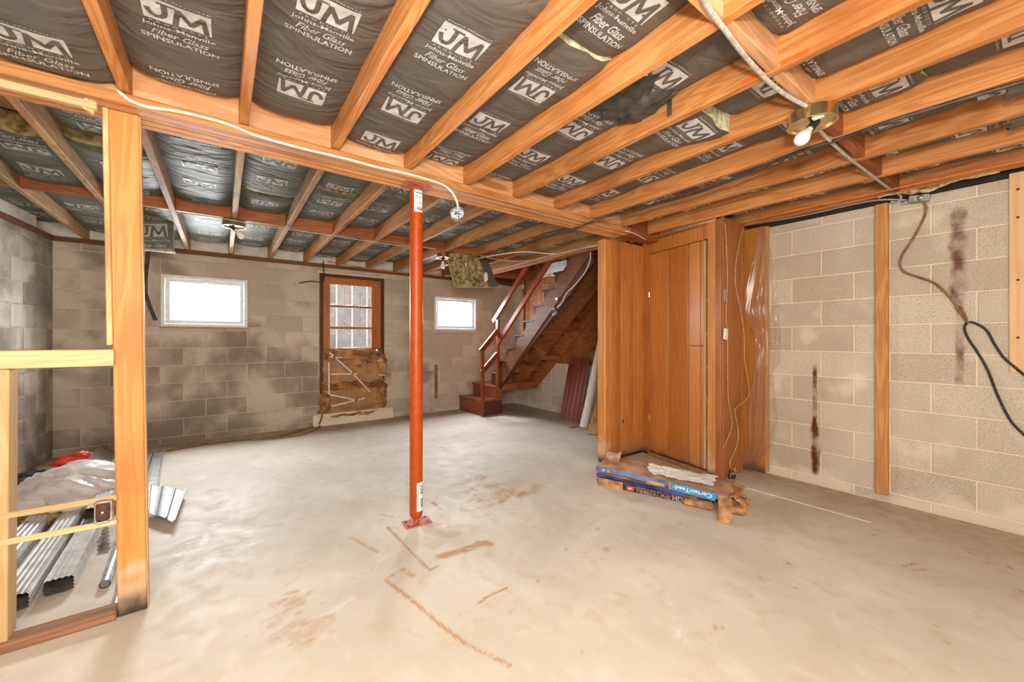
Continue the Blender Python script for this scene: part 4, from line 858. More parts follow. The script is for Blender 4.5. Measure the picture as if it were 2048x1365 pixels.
# ================================================================== cables and pipes
def cable(name, label, pts, r, mt, cat='cable', n=8, flat=None):
    o = MB().tube(spline(pts, n), r, 8).build(name, M[mt], smooth=True); tag(o, label, cat); return o
yb = 2.241
cable('white_cable', 'white cable stapled along the front of the girder', [ay(x, y, yb) for x, y in ((236, 182), (262, 202), (300, 215), (345, 221), (400, 233), (460, 250), (512, 271), (600, 296), (690, 317), (760, 336), (812, 347), (862, 361), (890, 372), (906, 388), (914, 405), (916, 418))], .0065, 'cable_w')
gpts = [az(1398, -20, 2.200), az(1420, 20, 2.200), az(1446, 55, 2.200), az(1480, 100, 2.200), az(1510, 135, 2.200), az(1545, 170, 2.200), az(1580, 195, 2.200), az(1612, 212, 2.198)]
cable('armoured_cable', 'grey armoured cable running to the near brass ceiling light', gpts, .0085, 'cable_g')
cable('armoured_cable', 'grey cable from the near ceiling light to the right wall box', [az(1636, 258, 2.196), az(1665, 287, 2.198), az(1700, 318, 2.198), az(1732, 342, 2.198), az(1768, 370, 2.196), ax(1790, 384, 3.82), ax(1802, 394, 3.86), ax(1795, 405, 3.87), ax(1782, 404, 3.875)], .0075, 'cable_g')
bp = [az(2120, 146, 2.196), az(2048, 163, 2.196), az(1900, 206, 2.196), az(1770, 246, 2.196), az(1690, 275, 2.196), az(1600, 303, 2.196), az(1500, 345, 2.194), az(1400, 384, 2.194), az(1300, 412, 2.194), az(1225, 430, 2.192), az(1180, 446, 2.147), az(1150, 458, 2.147), az(1110, 465, 2.147), az(1080, 472, 2.196)]
cable('black_pipe', 'long black pipe slung under the joists across the right side', bp, .0095, 'pipe_k', 'pipe')
oz = 2.196
cable('orange_cord', 'bright orange cord along the top of the right block wall', [ax(2120, 302, 3.62), ax(2048, 321, 3.62), ax(1900, 352, 3.62), ax(1760, 384, 3.62), ax(1650, 407, 3.62), ax(1530, 434, 3.62), ax(1480, 446, 3.62)], .006, 'cable_o')
cable('grey_cable', 'pale cable lying in the dark gap above the right wall', [ax(1830, 401, 3.875), ax(1760, 400, 3.87), ax(1700, 410, 3.87), ax(1640, 424, 3.87), ax(1580, 436, 3.87), ax(1500, 450, 3.85)], .006, 'cable_g')
wbx = thing('wall_junction_box', 'grey metal junction box at the top of the right wall', 'junction box', (XR-.03, .55, 2.15))
bc = ax(1838, 398, XR-.035)
MB().box((XR-.062, bc.y-.052, bc.z-.026), (XR-.008, bc.y+.05, bc.z+.026), Matrix.Translation(bc) @ Matrix.Rotation(.12, 4, 'X') @ Matrix.Translation(-bc), ch=.006).build('box_body', M['steel'], wbx)
MB().lathe([(.016, 0), (.018, .006), (.013, .012), (.006, .014)], n=12, M=Matrix.Translation((XR-.062, bc.y-.01, bc.z)) @ Matrix.Rotation(-math.pi/2, 4, 'Y')).build('connector', M['steel'], wbx)
MB().tube([(XR-.035, bc.y+.05, bc.z-.004), (XR-.035, bc.y+.085, bc.z-.008)], .013, 10).build('connector', M['steel'], wbx, smooth=True)
XC = XR-.018
cable('flexible_conduit', 'brown armoured cable looping down the right wall from its box', [ax(*p, XC-.03) if i == 0 else ax(*p, XC) for i, p in enumerate(((1848, 400), (1852, 418), (1846, 440), (1825, 480), (1805, 510), (1800, 530), (1810, 545), (1840, 556), (1870, 568), (1900, 595), (1920, 625), (1936, 646)))], .0075, 'cable_b')
cable('hanging_cable', 'lower black cord hanging from the loop on the right wall', [ax(*p, XC) for p in ((1936, 646), (1929, 655), (1935, 675), (1955, 705), (1975, 740), (1995, 790), (2020, 840), (2048, 870), (2075, 895))], .0065, 'cable_k')
cable('hanging_cable', 'upper black cord running from the wall loop towards the plywood', [ax(*p, XC-.006) for p in ((1930, 648), (1945, 645), (1972, 660), (1990, 690), (2010, 718), (2048, 750), (2080, 778))], .0065, 'cable_k')
cable('cable_stub', 'short doubled end of cable at the loop on the wall', [ax(*p, XC-.012) for p in ((1937, 648), (1930, 630), (1922, 616), (1919, 612), (1925, 620), (1932, 640))], .005, 'cable_b')
cable('floor_cord', 'brown cord lying on the floor along the far wall', [az(335, 902, .012), az(400, 890, .012), az(470, 881, .012), az(540, 876, .012), az(600, 862, .012), az(632, 852, .012), ay(640, 845, 5.82), ay(644, 830, 5.84), ay(643, 815, 5.84)], .011, 'cable_b')
cable('floor_cord', 'second brown cord coiled nearer the door on the floor', [az(505, 880, .03), az(560, 876, .012), az(610, 868, .012), az(636, 856, .012), az(641, 848, .02)], .009, 'cable_b')
cable('door_wire', 'dark wire crossing the left top corner of the door', [ay(*p, 5.87) for p in ((598, 567), (620, 563), (645, 564), (648, 548), (646, 530), (648, 522))], .007, 'cable_k')
cable('thin_cable', 'thin pale cable stapled under the far joists', [az(x, y, 2.206) for x, y in ((352, 425), (420, 433), (466, 441), (512, 449), (572, 458), (662, 471), (745, 484), (820, 494))], .005, 'cable_g')
cable('far_wall_cable', 'thin brown cable along the top of the far wall', [ay(x, y, 5.85) for x, y in ((655, 523), (700, 531), (760, 541), (820, 547), (880, 549), (935, 548))], .007, 'cable_o')
for k, (lb, pts, mt) in enumerate((('upper white cable slack under the joists by the stair', ((958, 517), (1000, 509), (1050, 504), (1110, 508), (1160, 498), (1203, 488)), 'cable_w'), ('lower pale cable under the joists by the stair', ((960, 512), (1010, 522), (1060, 521), (1120, 510), (1203, 494)), 'cable_g'), ('orange cord under the joists by the stair', ((985, 546), (1040, 534), (1100, 517), (1150, 504), (1203, 496)), 'cable_o'), ('grey cable beneath the joists above the handrail', ((985, 540), (1030, 530), (1090, 514), (1150, 500), (1203, 491)), 'cable_g'))):
    cable('stair_cable', lb, [az(x, y, 2.200-.01*k) for x, y in pts], .006, mt)
cable('beam_end_wire', 'short pale wire at the right end of the girder', [az(x, y, 2.16) for x, y in ((1250, 462), (1268, 467), (1285, 476), (1292, 480))], .004, 'cable_w')
# ================================================================== stairs
st = thing('wooden_staircase', 'dark red-brown wooden staircase with two turned bottom steps and handrails in the far corner', 'staircase', (3.6, 5.3, 0))
yS = 5.16
# two bottom steps
def step(x0, x1, z0, z1):
    MB().box((x0+.02, yS+.01, z0), (x0+.04, YF-.03, z1-.028), ch=.002).build('riser', M['stair_red'], st)
    MB().box((x0, yS-.005, z1-.028), (x1, YF-.03, z1), ch=.005).build('tread', M['stair_red'], st)
step(3.205, 3.50, 0, .245); step(3.465, XS-.02, .245, .447)
MB().box((3.24, yS+.005, .0), (3.60, yS+.025, .217), ch=.002).build('step_side', M['stair'], st)
MB().box((3.48, yS+.004, .217), (3.60, yS+.024, .42), ch=.002).build('step_side', M['stair_red'], st)
MB().box((3.50, yS-.01, .36), (XS-.01, yS+.03, .475), ch=.004).build('carriage_board', M['stair_raw'], st)
MB().box((3.58, yS+.03, .0), (3.62, yS+.07, .36)).build('support_leg', M['dark_void'], st)
N, RZ, RN, Y1, ZT1 = 10, .2035, .2155, 5.38, .65
for i in range(N):
    y = Y1-RN*i; z = ZT1+RZ*i
    MB().box((3.525, y-RN-.03, z-.028), (XS-.015, y, z), ch=.005).build('tread', M['stair'] if i != 99 else M['stair'], st)
    MB().box((3.545, y-.045, z-RZ), (XS-.02, y-.028, z-.028), ch=.002).build('riser', M['stair_raw'], st)
def stringer(x0, x1, mat, d=.245, nm='stringer'):
    P = []
    for i in range(N):
        y = Y1-.03-RN*i; z = ZT1-.028+RZ*i
        P += [(y, z-RZ+.0), (y, z)]
    P.append((Y1-.03-RN*N, ZT1-.028+RZ*(N-1)))
    yb, zb_ = P[-1]; sl = RZ/RN; off = d*math.sqrt(1+sl*sl)
    P += [(yb, zb_-off-.02), (yS+.03, .36)]
    P[0] = (Y1-.03, .447) if False else P[0]
    P.append((P[0][0], .36))
    MB().prism(P, 'x', x0, x1).build(nm, mat, st)
stringer(3.545, 3.583, M['stair']); stringer(3.93, 3.968, M['stair_raw']); stringer(4.31, 4.348, M['stair_raw'])
MB().bar((3.538, 5.12, .58), (3.538, 3.05, 2.52), .018, .22, ch=.003).build('stringer_board', M['stair_board'], st)
for yy_, zz_ in ((4.6, .93), (4.15, 1.38)): MB().box((3.98, yy_-.03, zz_-.06), (4.345, yy_+.01, zz_+.0), ch=.004).build('cleat', M['stair_raw'], st)
# newel, posts, rails
def rbar(a, b_, w=.036, h=.075, nm='handrail'): MB().bar(a, b_, w, h, ch=.004).build(nm, M['rail'], st)
MB().box((3.195, 5.10, 0), (3.235, 5.155, 1.01), ch=.004).build('newel_post', M['rail'], st)
MB().box((3.485, 5.10, .40), (3.525, 5.165, 1.50), ch=.004).build('rail_post', M['rail'], st)
rbar((3.185, 5.128, 1.005), (3.50, 5.128, 1.33)); rbar((3.20, 5.128, .675), (3.50, 5.128, .965))
rbar((3.505, 5.26, 1.47), (3.505, 4.18, 2.42)); rbar((3.505, 5.16, 1.10), (3.505, 3.75, 2.37))
# wall panelling behind the flight
wp = MB().box((XS-.012, 2.62, .80), (XS-.004, 5.55, 3.4)).build('stair_panelling', M['dark_void']); tag(wp, 'dark grooved panelling on the wall behind the staircase', 'panelling')
yy_ = 2.64
while yy_ < 5.5:
    wd = random.choice((.10, .14, .20)); MB().box((XS-.018, yy_, .80), (XS-.011, min(yy_+wd-.005, 5.55), 3.4), ch=.0015).build('panel_board', M['stair_raw'], wp); yy_ += wd
o = MB().box((XS-.03, 5.56, .5), (XS-.004, 5.63, 2.1), ch=.003).build('trim_strip', M['tanboard']); tag(o, 'tan upright wood strip in the corner behind the handrail', 'trim')
o = MB().box((XS-.045, 3.4, 2.12), (XS-.012, 5.0, 2.26), ch=.004).build('wall_ledger', M['panel_dark']); tag(o, 'dark board under the joists above the staircase', 'board')
def rag2(u, v):
    return Vector((XS-.05-.02*wob(u*9, v*4, 2), 5.0-1.5*u, 2.24+.19*v+.03*wob(u*7, v, 1)*(1-v)))
o = MB().grid(rag2, 40, 6, thick=(.004, 0, 0)).build('white_wrap', M['white_paper'], smooth=True, fix=False); tag(o, 'crumpled white house wrap tucked above the stair ledger', 'wrap')
# wires and box on the stringer
eb = thing('stringer_outlet_box', 'small metal electrical box with loose wires on the stair stringer', 'electrical box', (3.53, 4.6, 1.5))
ec = ax(1111, 624, 3.52)
MB().box((3.485, ec.y-.04, ec.z-.045), (3.53, ec.y+.04, ec.z+.045), Matrix.Translation(ec) @ Matrix.Rotation(-.6, 4, 'X') @ Matrix.Translation(-ec), ch=.005).build('box_body', M['steel'], eb)
for k in range(6): MB().tube(spline([ec+Vector((-.035, .03*math.cos(k), .03*math.sin(k))), ec+Vector((-.06, .02*math.cos(k*2), .025*math.sin(k*3))), ec+Vector((-.05, .045*math.cos(k*1.3), .05*math.sin(k*1.7)))], 4), .004, 5).build('wire', M['black'], eb, smooth=True)
e2 = ax(1114, 598, 3.52); MB().box((3.50, e2.y-.025, e2.z-.02), (3.53, e2.y+.025, e2.z+.02), ch=.004).build('box_clamp', M['chrome'], eb)
cable('stair_wire', 'pale wire curving down from the joists to the box on the stringer', [ax(*p, 3.50) for p in ((1181, 501), (1180, 520), (1170, 545), (1150, 570), (1132, 588), (1124, 605), (1114, 616))], .006, 'cable_w')
cable('stair_wire', 'black wire drooping along the underside of the stair stringer', [ax(*p, 3.52) for p in ((1200, 530), (1190, 560), (1165, 590), (1140, 605), (1118, 618))], .006, 'cable_k')
# ================================================================== things leaning under the stair
def lean(name, label, cat, base0, base1, top0, top1, mt, t):
    b0, b1, t0, t1 = [Vector(p) for p in (base0, base1, top0, top1)]; n = (b1-b0).cross(t0-b0).normalized()*t
    mb = MB().add([b0, b1, t1, t0, b0+n, b1+n, t1+n, t0+n], [(0, 1, 2, 3), (7, 6, 5, 4), (0, 4, 5, 1), (1, 5, 6, 2), (2, 6, 7, 3), (3, 7, 4, 0)])
    return tag(mb.build(name, mt), label, cat)
rb = thing('cherry_panel', 'red-brown striped wood panel leaning on the block wall under the stair', 'panel', (4.1, 4.1, 0))
b0, b1, t0, t1 = Vector((4.06, 4.30, 0)), Vector((4.13, 3.94, 0)), Vector((4.325, 4.36, .90)), Vector((4.33, 3.95, .905))
for k in range(5):
    f0, f1 = k/5+.004, (k+1)/5-.004; q0, q1, q2, q3 = b0.lerp(b1, f0), b0.lerp(b1, f1), t0.lerp(t1, f1), t0.lerp(t1, f0); n = Vector((-.018, 0, .004))
    MB().add([q0, q1, q2, q3, q0-n, q1-n, q2-n, q3-n], [(0, 1, 2, 3), (7, 6, 5, 4), (0, 4, 5, 1), (1, 5, 6, 2), (2, 6, 7, 3), (3, 7, 4, 0)]).build('panel_board', M['redboard'], rb)
rl = thing('white_roll', 'tall white paper roll leaning against the wall behind the closet', 'roll', (3.92, 3.69, 0))
ra, rbt = Vector((3.93, 3.70, .0)), Vector((4.25, 3.60, 1.40)); dd = (rbt-ra)
MB().tube([ra+dd*t for t in (.0, .2, .5, .8, 1.0)], [.055, .052, .054, .052, .056], 20, cap=False).build('roll_sheet', M['white_paper'], rl, smooth=True)
MB().tube([ra+dd*.01, ra+dd*.995], .045, 14).build('roll_core', M['white_paper'], rl, smooth=True)
MB().grid(lambda u, v: rbt+Vector((-.06+.02*math.sin(u*9), -.05+.11*u, .01+.03*v+.015*math.sin(u*14))), 10, 3, thick=(.003, 0, 0)).build('torn_edge', M['white_paper'], rl, smooth=True, fix=False)
lean('tan_board', 'plain tan board leaning beside the white roll behind the closet', 'board', (3.70, 3.42, 0), (3.73, 3.27, 0), (4.28, 3.42, 1.15), (4.30, 3.27, 1.15), M['tanboard'], .02)
o = MB().box((3.75, 3.75, .001), (3.9, 3.79, .012), ch=.003).build('wood_scrap', M['plate']); tag(o, 'small dark wood scrap on the floor before the red-brown panel', 'scrap')
o = ax(880, 0, 3); 
p = ay(873, 797, YF-.006); q_ = ay(864, 728, YF-.006); ws = MB().box((p.x-.035, YF-.016, q_.z-.02), (p.x+.02, YF-.003, p.z), ch=.002).build('wall_peg', M['plate']); tag(ws, 'narrow dark board strip low on the far wall under the right window', 'board strip')
# ================================================================== drooping insulation
hb_ = thing('hanging_batt', 'mouldy yellow insulation batt hanging down from the joists beside the right window', 'insulation batt', (2.7, 4.4, 2.0))
def slab(cs, n, nu, nv, seed, amp):
    cs = [Vector(c) for c in cs]; n = Vector(n)
    def fn(u, v):
        p = (cs[0]*(1-u)+cs[1]*u)*(1-v)+(cs[3]*(1-u)+cs[2]*u)*v; e = min(u, 1-u, .25)*4
        return p+n.normalized()*amp*(wob(u*6, v*9, seed)+.5*wob(u*17, v*22, seed+1))*(.3+.7*e)+(cs[1]-cs[0]).normalized()*amp*1.2*wob(v*14, u*3, seed+5)
    return MB().grid(fn, nu, nv, thick=n)
HB = [ay(866+24, 489, 4.28), ay(948, 484, 4.28), ay(977, 573, 4.38), ay(911, 572, 4.38)]
HB = [az(890, 505, 2.24), az(945, 490, 2.24)]; HB = [ay(893, 500, HB[0].y), ay(948, 487, HB[0].y), ay(978, 575, HB[0].y+.05), ay(913, 574, HB[0].y+.05)]
slab(HB, (.03, .11, .01), 18, 26, 3, .008).build('glass_wool', M['fibre_old'], hb_, smooth=True, fix=False)
off = Vector((.03, .115, .01)); HF = [c+off for c in HB]; e = Vector((.22, .06, -.02)); HF[1] = HF[1]+e*1.0; HF[2] = HF[2]+e+Vector((.02, 0, .06))
slab(HF, (.0, .006, 0), 10, 14, 8, .006).build('paper_facing', M['facing'], hb_, smooth=True, fix=False)
fl_ = ay(972, 553, HB[2].y-.02); MB().lathe([(.002, -.07), (.025, -.05), (.03, 0), (.02, .04), (.002, .06)], tuple(fl_), 9).build('wool_tuft', M['white_paper'], hb_, smooth=True)
MB().lathe([(.002, -.03), (.014, -.01), (.012, .02), (.002, .03)], tuple(ay(932, 530, HB[0].y-.01)), 7).build('wool_tuft', M['fibre_g'], hb_, smooth=True)
# folded dark batt at the partition
Yf = 4.95
fb = thing('folded_dark_batt', 'dark printed insulation batt folded down behind the left stud', 'insulation batt', (-.5, Yf, 2.1))
FB = [ay(272, 418, Yf), ay(345, 420, Yf), ay(347, 503, Yf-.03), ay(276, 499, Yf-.03)]
slab(FB, (0, .06, 0), 8, 10, 2, .003).build('paper_facing', M['facing_far'], fb, smooth=True, fix=False)
def onto(cs, sv, stt, x0, y0, k, rot=0, off=.006):
    cs = [Vector(c) for c in cs]; U = (cs[1]-cs[0]); V = (cs[3]-cs[0]); lu, lv = U.length, V.length; U.normalize(); V.normalize(); nn = U.cross(V).normalized()
    if nn.dot(cs[0]-Vector((0, 0, CH))) > 0: nn = -nn
    return [cs[0]+U*(x0+k*x)+V*(y0-k*y)+nn*off for x, y in sv], stt.tolist()
def stick(par, cs, what, x0, y0, k, mt, off=.006):
    P, T = onto(cs, what[0], what[1], x0, y0, k, off=off); me = bpy.data.meshes.new('printed_marking'); me.from_pydata(P, [], T); me.materials.append(M[mt]); return link('printed_marking', me, par, keep=True)
LU = (FB[1]-FB[0]).length
stick(fb, FB, S_light, LU*.42, .40, 1.15, 'print_far'); stick(fb, FB, S_dark, LU*.42, .40, 1.15, 'facing_far', .008)
MB().box(tuple(FB[2]+Vector((-.26, -.005, -.014))), tuple(FB[2]+Vector((.012, .05, .004))), ch=.004).build('wool_edge', M['fibre_g'], fb)
o = MB().grid(lambda u, v: ay(292+10*u-6*math.sin(v*3)+ (0 if v < .62 else (v-.62)*40), 503+138*v, 4.92-.02*math.sin(v*7)-.015*u), 3, 24, thick=(0, .003, 0)).build('paper_strip', M['strip'], smooth=True, fix=False)
tag(o, 'torn dark paper strip dangling under the folded batt beside the left stud', 'paper strip')
# torn facing at right of the near bay
TB = az(1240, 232, 2.30)
def torn(u, v):
    p = Vector((1.335+.33*u, .98+.34*v, 2.318-.035*math.sin(math.pi*u)*.6)); p.z -= .05*max(0, math.sin(math.pi*v))*max(0, u-.1)+.009*wob(u*9, v*11, 4)+.006*abs(wob(u*23, v*21, 9)); p.y += .07*wob(u*11, v*2, 7)*(abs(v-.5)*2); return p
o = MB().grid(torn, 22, 22, thick=(0, 0, .008)).build('torn_facing', M['strip'], smooth=True, fix=False); tag(o, 'torn black insulation facing sagging from the batt in the near bay', 'torn facing')
pz = az(1329, 205, 2.25); o = MB().grid(lambda u, v: Vector((1.70-.02-.012*v, 1.03+.022*u-.01*v, 2.345-.115*v)), 2, 8, thick=(.002, 0, 0)).build('paper_shred', M['strip'], smooth=True, fix=False); tag(o, 'thin dark paper shred hanging on the joist face beside the torn facing', 'paper shred')
# drooping dark flaps at the right edge of the ceiling
for k, (yc, xc, zc_) in enumerate(((.10, 2.60, 2.27), (.10, 3.0, 2.27))):
    o = MB().grid(lambda u, v: Vector((xc-.05+.20*u, yc-.22*v+.015*wob(u*8, 2, k), zc_-.04*math.sin(math.pi*u)-.025*(1-v)**2+.01*wob(u*9, v*7, k+3))), 14, 10, thick=(0, 0, .006)).build('drooping_paper', M['facing'], smooth=True, fix=False)
    tag(o, ('dark insulation paper drooping over the black pipe at the right edge', 'dark insulation paper drooping between the last joists at the right edge')[k], 'paper flap')
o = MB().grid(lambda u, v: Vector((XR-.10+.09*v+.02*wob(u*5, v*3, 1), .16+.55*u, 2.20+.05*v+.03*math.sin(math.pi*u)*wob(u*6, v*4, 2))), 24, 6, thick=(0, 0, .02)).build('wool_scrap', M['fibre_y'], smooth=True, fix=False); tag(o, 'tan glass wool scrap stuffed above the right wall', 'glass wool')
# ================================================================== insulation taped over the lower door
di = thing('door_insulation', 'brown insulation batts taped over the lower half of the outside door', 'insulation', (1.5, 5.85, .2))
dz = lambda x, y: ay(x, y, YF-.075)
L0, R0 = dz(643, 700), dz(769, 700); zt_, zb_ = dz(700, 702).z, dz(700, 832).z
def pillow(x0, x1, z0, z1, mt, nm, amp, dep, seed, nu=26, nv=14):
    def fn(u, v):
        e = (1-(2*u-1)**6)*(1-(2*v-1)**4)
        return Vector((x0+(x1-x0)*u+(.026*wob(v*11, u*2, seed)+.012*wob(v*31, u*5, seed+9))*abs(2*u-1), YF+.0-dep*e-amp*wob(u*9, v*6, seed)-amp*.6*wob(u*23, v*15, seed+1), z0+(z1-z0)*v+.022*wob(u*13, v*2, seed+3)+.008*wob(u*37, v*3, seed+6)))
    return MB().grid(fn, nu, nv, thick=(0, .02, 0)).build(nm, mt, di, smooth=True, fix=False)
pillow(L0.x+.02, R0.x+.0, zb_+.05, zt_-.05, M['kraft'], 'kraft_facing', .008, .05, 1)
pillow(L0.x+.05, R0.x-.02, zt_-.14, zt_+.02, M['wool'], 'wool_roll', .018, .085, 2)
pillow(L0.x-.01, R0.x+.03, zb_+.36, zb_+.49, M['wool'], 'wool_roll', .016, .08, 3)
pillow(L0.x-.02, L0.x+.13, zb_+.02, zb_+.36, M['wool'], 'wool_edge', .014, .07, 4, 8, 22)
pillow(R0.x-.12, R0.x+.05, zb_+.06, zb_+.45, M['wool'], 'wool_edge', .016, .07, 5, 8, 22); pillow(R0.x-.10, R0.x+.05, zb_+.55, zt_-.05, M['wool'], 'wool_edge', .014, .06, 6, 8, 18)
pillow(L0.x+.0, R0.x-.02, zb_-.02, zb_+.05, M['wool'], 'wool_edge', .008, .06, 7, 26, 5)
pillow(L0.x+.42, L0.x+.56, zt_-.28, zt_-.08, M['wool'], 'wool_tuft', .014, .07, 8, 8, 12)
def tapes(pts, w=.018, yo=.165):
    P = [ay(x, y, YF-yo) for x, y in pts]; o = MB()
    for a, b_ in zip(P[:-1], P[1:]): o.bar(a, b_, .003, w, up=(0, 0, 1) if abs((b_-a).z) < abs((b_-a).x)*3 else (1, 0, 0), ch=0)
    return o.build('tape_strip', M['tape'], di)
for pp in (((659, 706), (700, 742), (740, 784)), ((658, 726), (658, 790)), ((661, 749), (715, 748)), ((757, 750), (770, 751)), ((659, 790), (690, 796), (718, 802)), ((664, 813), (700, 804), (730, 797)), ((755, 722), (764, 720)), ((659, 714), (684, 716))): tapes(pp)
for k, (x, y) in enumerate(((740, 722), (748, 722))):
    v, t = text_mesh('BY', width=.09, height=.035, bold=.02) if k == 0 else (None, None)
    if v is not None:
        p0 = ay(733, 727, YF-.077); me = bpy.data.meshes.new('printed_text'); me.from_pydata([p0+Vector((a, -.012, b_)) for a, b_ in v], [], t.tolist()); me.materials.append(M['black_ink']); link('printed_text', me, di, keep=True)
# ================================================================== metal pile at left
def downspout(label, p0, p1, w, h, z0=.001, twist=0.0, ribs=4):
    t = thing('downspout', label, 'downspout', (p0[0], p0[1], z0), 0, 'downspouts on the floor')
    p0 = Vector((*p0, z0)); p1 = Vector((*p1, z0)); d = (p1-p0); L = d.length; d.normalize(); sdv = Vector((d.y, -d.x, 0))
    R = Matrix(((sdv.x, d.x, 0, p0.x), (sdv.y, d.y, 0, p0.y), (0, 0, 1, p0.z), (0, 0, 0, 1)))
    prof = []
    def edge(a, b_, nrm, n, dep):
        a = Vector(a); b_ = Vector(b_); nn = Vector(nrm)
        for i in range(n*4):
            f = i/(n*4); prof.append(a.lerp(b_, f)+nn*(-dep*(1 if i % 4 in (1, 2) else 0)))
    r = .010
    edge((-w/2+r, 0), (w/2-r, 0), (0, -1), 1, 0); edge((w/2, r), (w/2, h-r), (1, 0), 3, .0035); edge((w/2-r, h), (-w/2+r, h), (0, 1), ribs, .0045); edge((-w/2, h-r), (-w/2, r), (-1, 0), 3, .0035)
    n = len(prof); ys_ = [0, .3, L*.5, L]
    mb = MB(); mb.v = [tuple(R @ Vector((p.x, y, p.y))) for y in ys_ for p in prof]
    for i in range(len(ys_)-1):
        for k in range(n): mb.f.append((i*n+k, i*n+(k+1) % n, (i+1)*n+(k+1) % n, (i+1)*n+k)); mb.m.append(0)
    mb.build('tube_shell', M['alu'], t, smooth=False)
    mi = MB(); mi.v = [tuple(R @ Vector((p.x*.975, y, h/2+(p.y-h/2)*.965))) for y in (.002, .55) for p in prof]
    for k in range(n): mi.f.append((k, n+k, n+(k+1) % n, (k+1) % n)); mi.m.append(0)
    mi.f.append(tuple(n+k for k in range(n))); mi.m.append(0); mi.build('tube_inside', M['alu_in'], t)
    return t
downspout('nearest ribbed aluminium downspout with its open end beside the stud', (-.617, 2.735), (-.73, 5.45), .100, .072)
downspout('ribbed aluminium downspout half hidden by the left pale stud', (-.74, 2.66), (-.83, 4.78), .105, .075)
downspout('ribbed aluminium downspout farthest to the left in the pile', (-.905, 2.95), (-.965, 4.7), .12, .078)
e3 = az(150, 1046, .03); downspout('short aluminium downspout with a dark open end behind the outlet box', (-.64, 3.50), (-.655, 5.3), .098, .07, .078)
pp_ = thing('metal_pipe', 'round steel pipe lying on the floor beside the stud', 'pipe', (-.45, 2.65, 0))
MB().tube([(-.452, 2.66, .0205), (-.485, 3.3, .0205), (-.515, 3.85, .0205)], .020, 18, cap=False).build('pipe_wall', M['steel'], pp_, smooth=True)
MB().tube([(-.4525, 2.663, .0205), (-.465, 2.9, .0205)], .0165, 14).build('pipe_bore', M['alu_in'], pp_, smooth=True)
o = MB().grid(lambda u, v: Vector((-.40-.055*v+.065*u-.03*v, 2.44+1.5*v, .004+.012*abs(math.sin(u*math.pi*2)))), 12, 8, thick=(0, 0, .001)).build('metal_flashing', M['alu'], fix=False); tag(o, 'bright folded metal flashing strip on the floor behind the stud', 'flashing')
ps = thing('perforated_strap', 'perforated metal strap lying beside the nearest downspout', 'strap', (-.56, 3.2, 0))
for k in range(9): 
    y = 3.10+k*.065; x = -.535-.012*k
    MB().box((x-.022, y, .003), (x-.008, y+.062, .006)).box((x+.008, y, .003), (x+.022, y+.062, .006)).box((x-.008, y, .003), (x+.008, y+.018, .006)).box((x-.008, y+.045, .003), (x+.008, y+.062, .006)).build('strap_link', M['chrome'], ps)
# soffit panel raised at right of the stud
sf = thing('soffit_panel', 'grey ribbed metal soffit panel on the floor right of the stud', 'metal panel', (-.3, 3.5, .04))
c = [az(296, 1025, .06), az(350, 1045, .05), az(373, 982, .045), az(300, 970, .07)]
def sfn(u, v):
    p = (c[0]*(1-u)+c[1]*u)*(1-v)+(c[3]*(1-u)+c[2]*u)*v; k = (u*3) % 1
    return p+Vector((0, 0, .012*(1 if k < .12 or u > .97 else 0)-.004*math.sin(u*9)))
MB().grid(sfn, 40, 6, thick=(0, 0, -.002)).build('panel_sheet', M['soffit'], sf, fix=False)
MB().tube([sfn(.985, t/20)+Vector((0, 0, .003)) for t in range(21)], .004, 6).build('panel_lip', M['alu'], sf)
for k in range(16): p = sfn(.955, (k+.5)/16); MB().box((p.x-.006, p.y-.008, p.z-.0005), (p.x+.006, p.y+.008, p.z+.002)).build('vent_slot', M['black'], sf)
MB().box((-.46, 3.55, .0), (-.30, 3.75, .035)).build('panel_rest', M['alu'], sf)
for k, (a, b_, lb) in enumerate((((-.44, 4.15), (-.53, 5.5), 'tall silver metal channel lying right of the stud near the far wall'), ((-.53, 4.0), (-.62, 5.6), 'grey metal channel between the stud and the far wall'))):
    a = Vector((*a, .002)); b_ = Vector((*b_, .002)); d = (b_-a).normalized(); s_ = Vector((d.y, -d.x, 0)); mb = MB()
    for o1, w, h in ((-.035, .003, .05), (0, .07, .003), (.035, .003, .05)): mb.bar(a+s_*o1+Vector((0, 0, h/2)), b_+s_*o1+Vector((0, 0, h/2)), w, h, ch=0)
    tag(mb.build('metal_channel', M['alu']), lb, 'metal channel')
gt = thing('gutter', 'long aluminium gutter lying beyond the plastic bag against the far wall', 'gutter', (-.85, 4.9, 0))
MB().grid(lambda u, v: Vector((-.98+.20*u-.04*v, 4.85+.95*v, .10-.095*math.sin(u*math.pi))), 16, 4, thick=(0, 0, -.002)).build('trough', M['alu'], gt, smooth=True, fix=False)
MB().tube([(-.78, 4.85, .10), (-.82, 5.80, .10)], .008, 8).build('rolled_lip', M['alu'], gt, smooth=True)
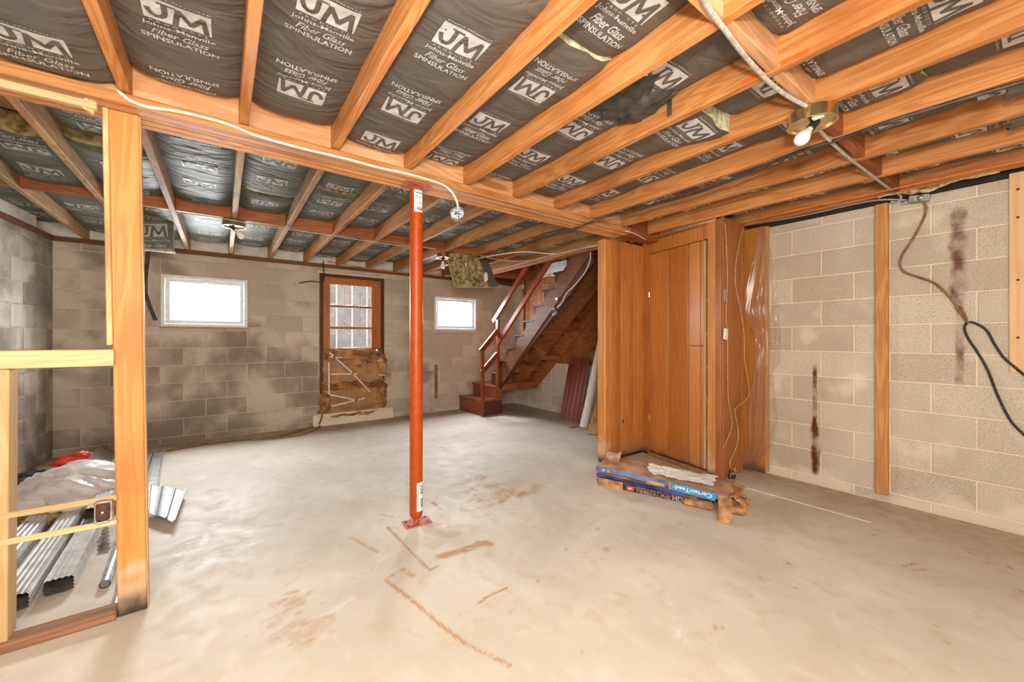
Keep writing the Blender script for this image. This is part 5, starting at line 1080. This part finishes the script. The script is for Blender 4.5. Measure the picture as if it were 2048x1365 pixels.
# plastic bag
bg = thing('plastic_bag', 'milky crumpled plastic bag lying over the downspouts', 'bag', (-.9, 4.2, .08))
bm = bmesh.new(); bmesh.ops.create_icosphere(bm, subdivisions=5, radius=1)
for v in bm.verts:
    p = v.co.copy(); k = 1+.10*wob(p.x*4, p.y*4+p.z*3, 1)+.06*wob(p.x*9+p.z*8, p.y*9, 2)+.035*abs(wob(p.x*21, p.y*19+p.z*17, 3))
    v.co = Vector((-.85+.30*p.x*k-.06*p.y, 4.16+.40*p.y*k, .10+max(-.02, .19*p.z*k)*(1-.25*max(0, p.y))))
me = bpy.data.meshes.new('bag_film'); bm.to_mesh(me); bm.free(); me.materials.append(M['bag']); me.polygons.foreach_set('use_smooth', [True]*len(me.polygons)); link('bag_film', me, bg, keep=True)
rc_ = Vector((-.93, 4.42, .27)); bm = bmesh.new(); bmesh.ops.create_icosphere(bm, subdivisions=4, radius=1)
for v in bm.verts:
    p = v.co.copy(); k = 1+.25*wob(p.x*5, p.y*5+p.z*4, 5)+.12*wob(p.x*12, p.z*12, 6); v.co = rc_+Vector((.10*p.x*k, .07*p.y*k, .040*p.z*k+.02*p.x))
me = bpy.data.meshes.new('red_wrapper'); bm.to_mesh(me); bm.free(); me.materials.append(M['red_plastic']); me.polygons.foreach_set('use_smooth', [True]*len(me.polygons)); o = link('red_wrapper', me); tag(o, 'crumpled red plastic wrapper on top of the milky bag', 'wrapper')
for nm, lb, px_, sx_, sy_, h_, mt, sd_ in (('insulation_scrap', 'dark brown insulation scrap on the floor at the far left', (60, 965), .16, .14, .07, 'debris', 1), ('insulation_scrap', 'yellow-brown glass wool scrap beside the leftmost downspout', (70, 1050), .15, .22, .08, 'fibre_old', 2),
                                      ('paper_scrap', 'blue-grey torn paper scrap near the left wall', (70, 990), .22, .22, .035, 'bluegrey', 3), ('paper_scrap', 'dark ragged paper scrap beside the milky bag', (92, 990), .11, .16, .06, 'debris', 4)):
    c_ = az(*px_, .0); bm = bmesh.new(); bmesh.ops.create_icosphere(bm, subdivisions=4, radius=1)
    for v in bm.verts:
        p = v.co.copy(); k = 1+.28*wob(p.x*4, p.y*4, sd_)+.16*wob(p.x*11, p.y*10+p.z*6, sd_+4); v.co = c_+Vector((sx_*p.x*k, sy_*p.y*k, max(.001, h_*(.5+.5*p.z)*k+.02*wob(p.x*9, p.y*8, sd_))))
    me = bpy.data.meshes.new(nm); bm.to_mesh(me); bm.free(); me.materials.append(M[mt]); me.polygons.foreach_set('use_smooth', [True]*len(me.polygons)); tag(link(nm, me), lb, 'scrap')

for a, b_ in (((1561, 147), (1618, 119)), ((1484, 176), (1520, 160))):
    p, q_ = ax(*a, 1.687), ax(*b_, 1.687)
    MB().box((1.6868, p.y, ZJ+.004), (1.6878, q_.y, ZJ+.022)).build('crayon_mark', M['orange_ink'], ceiling)
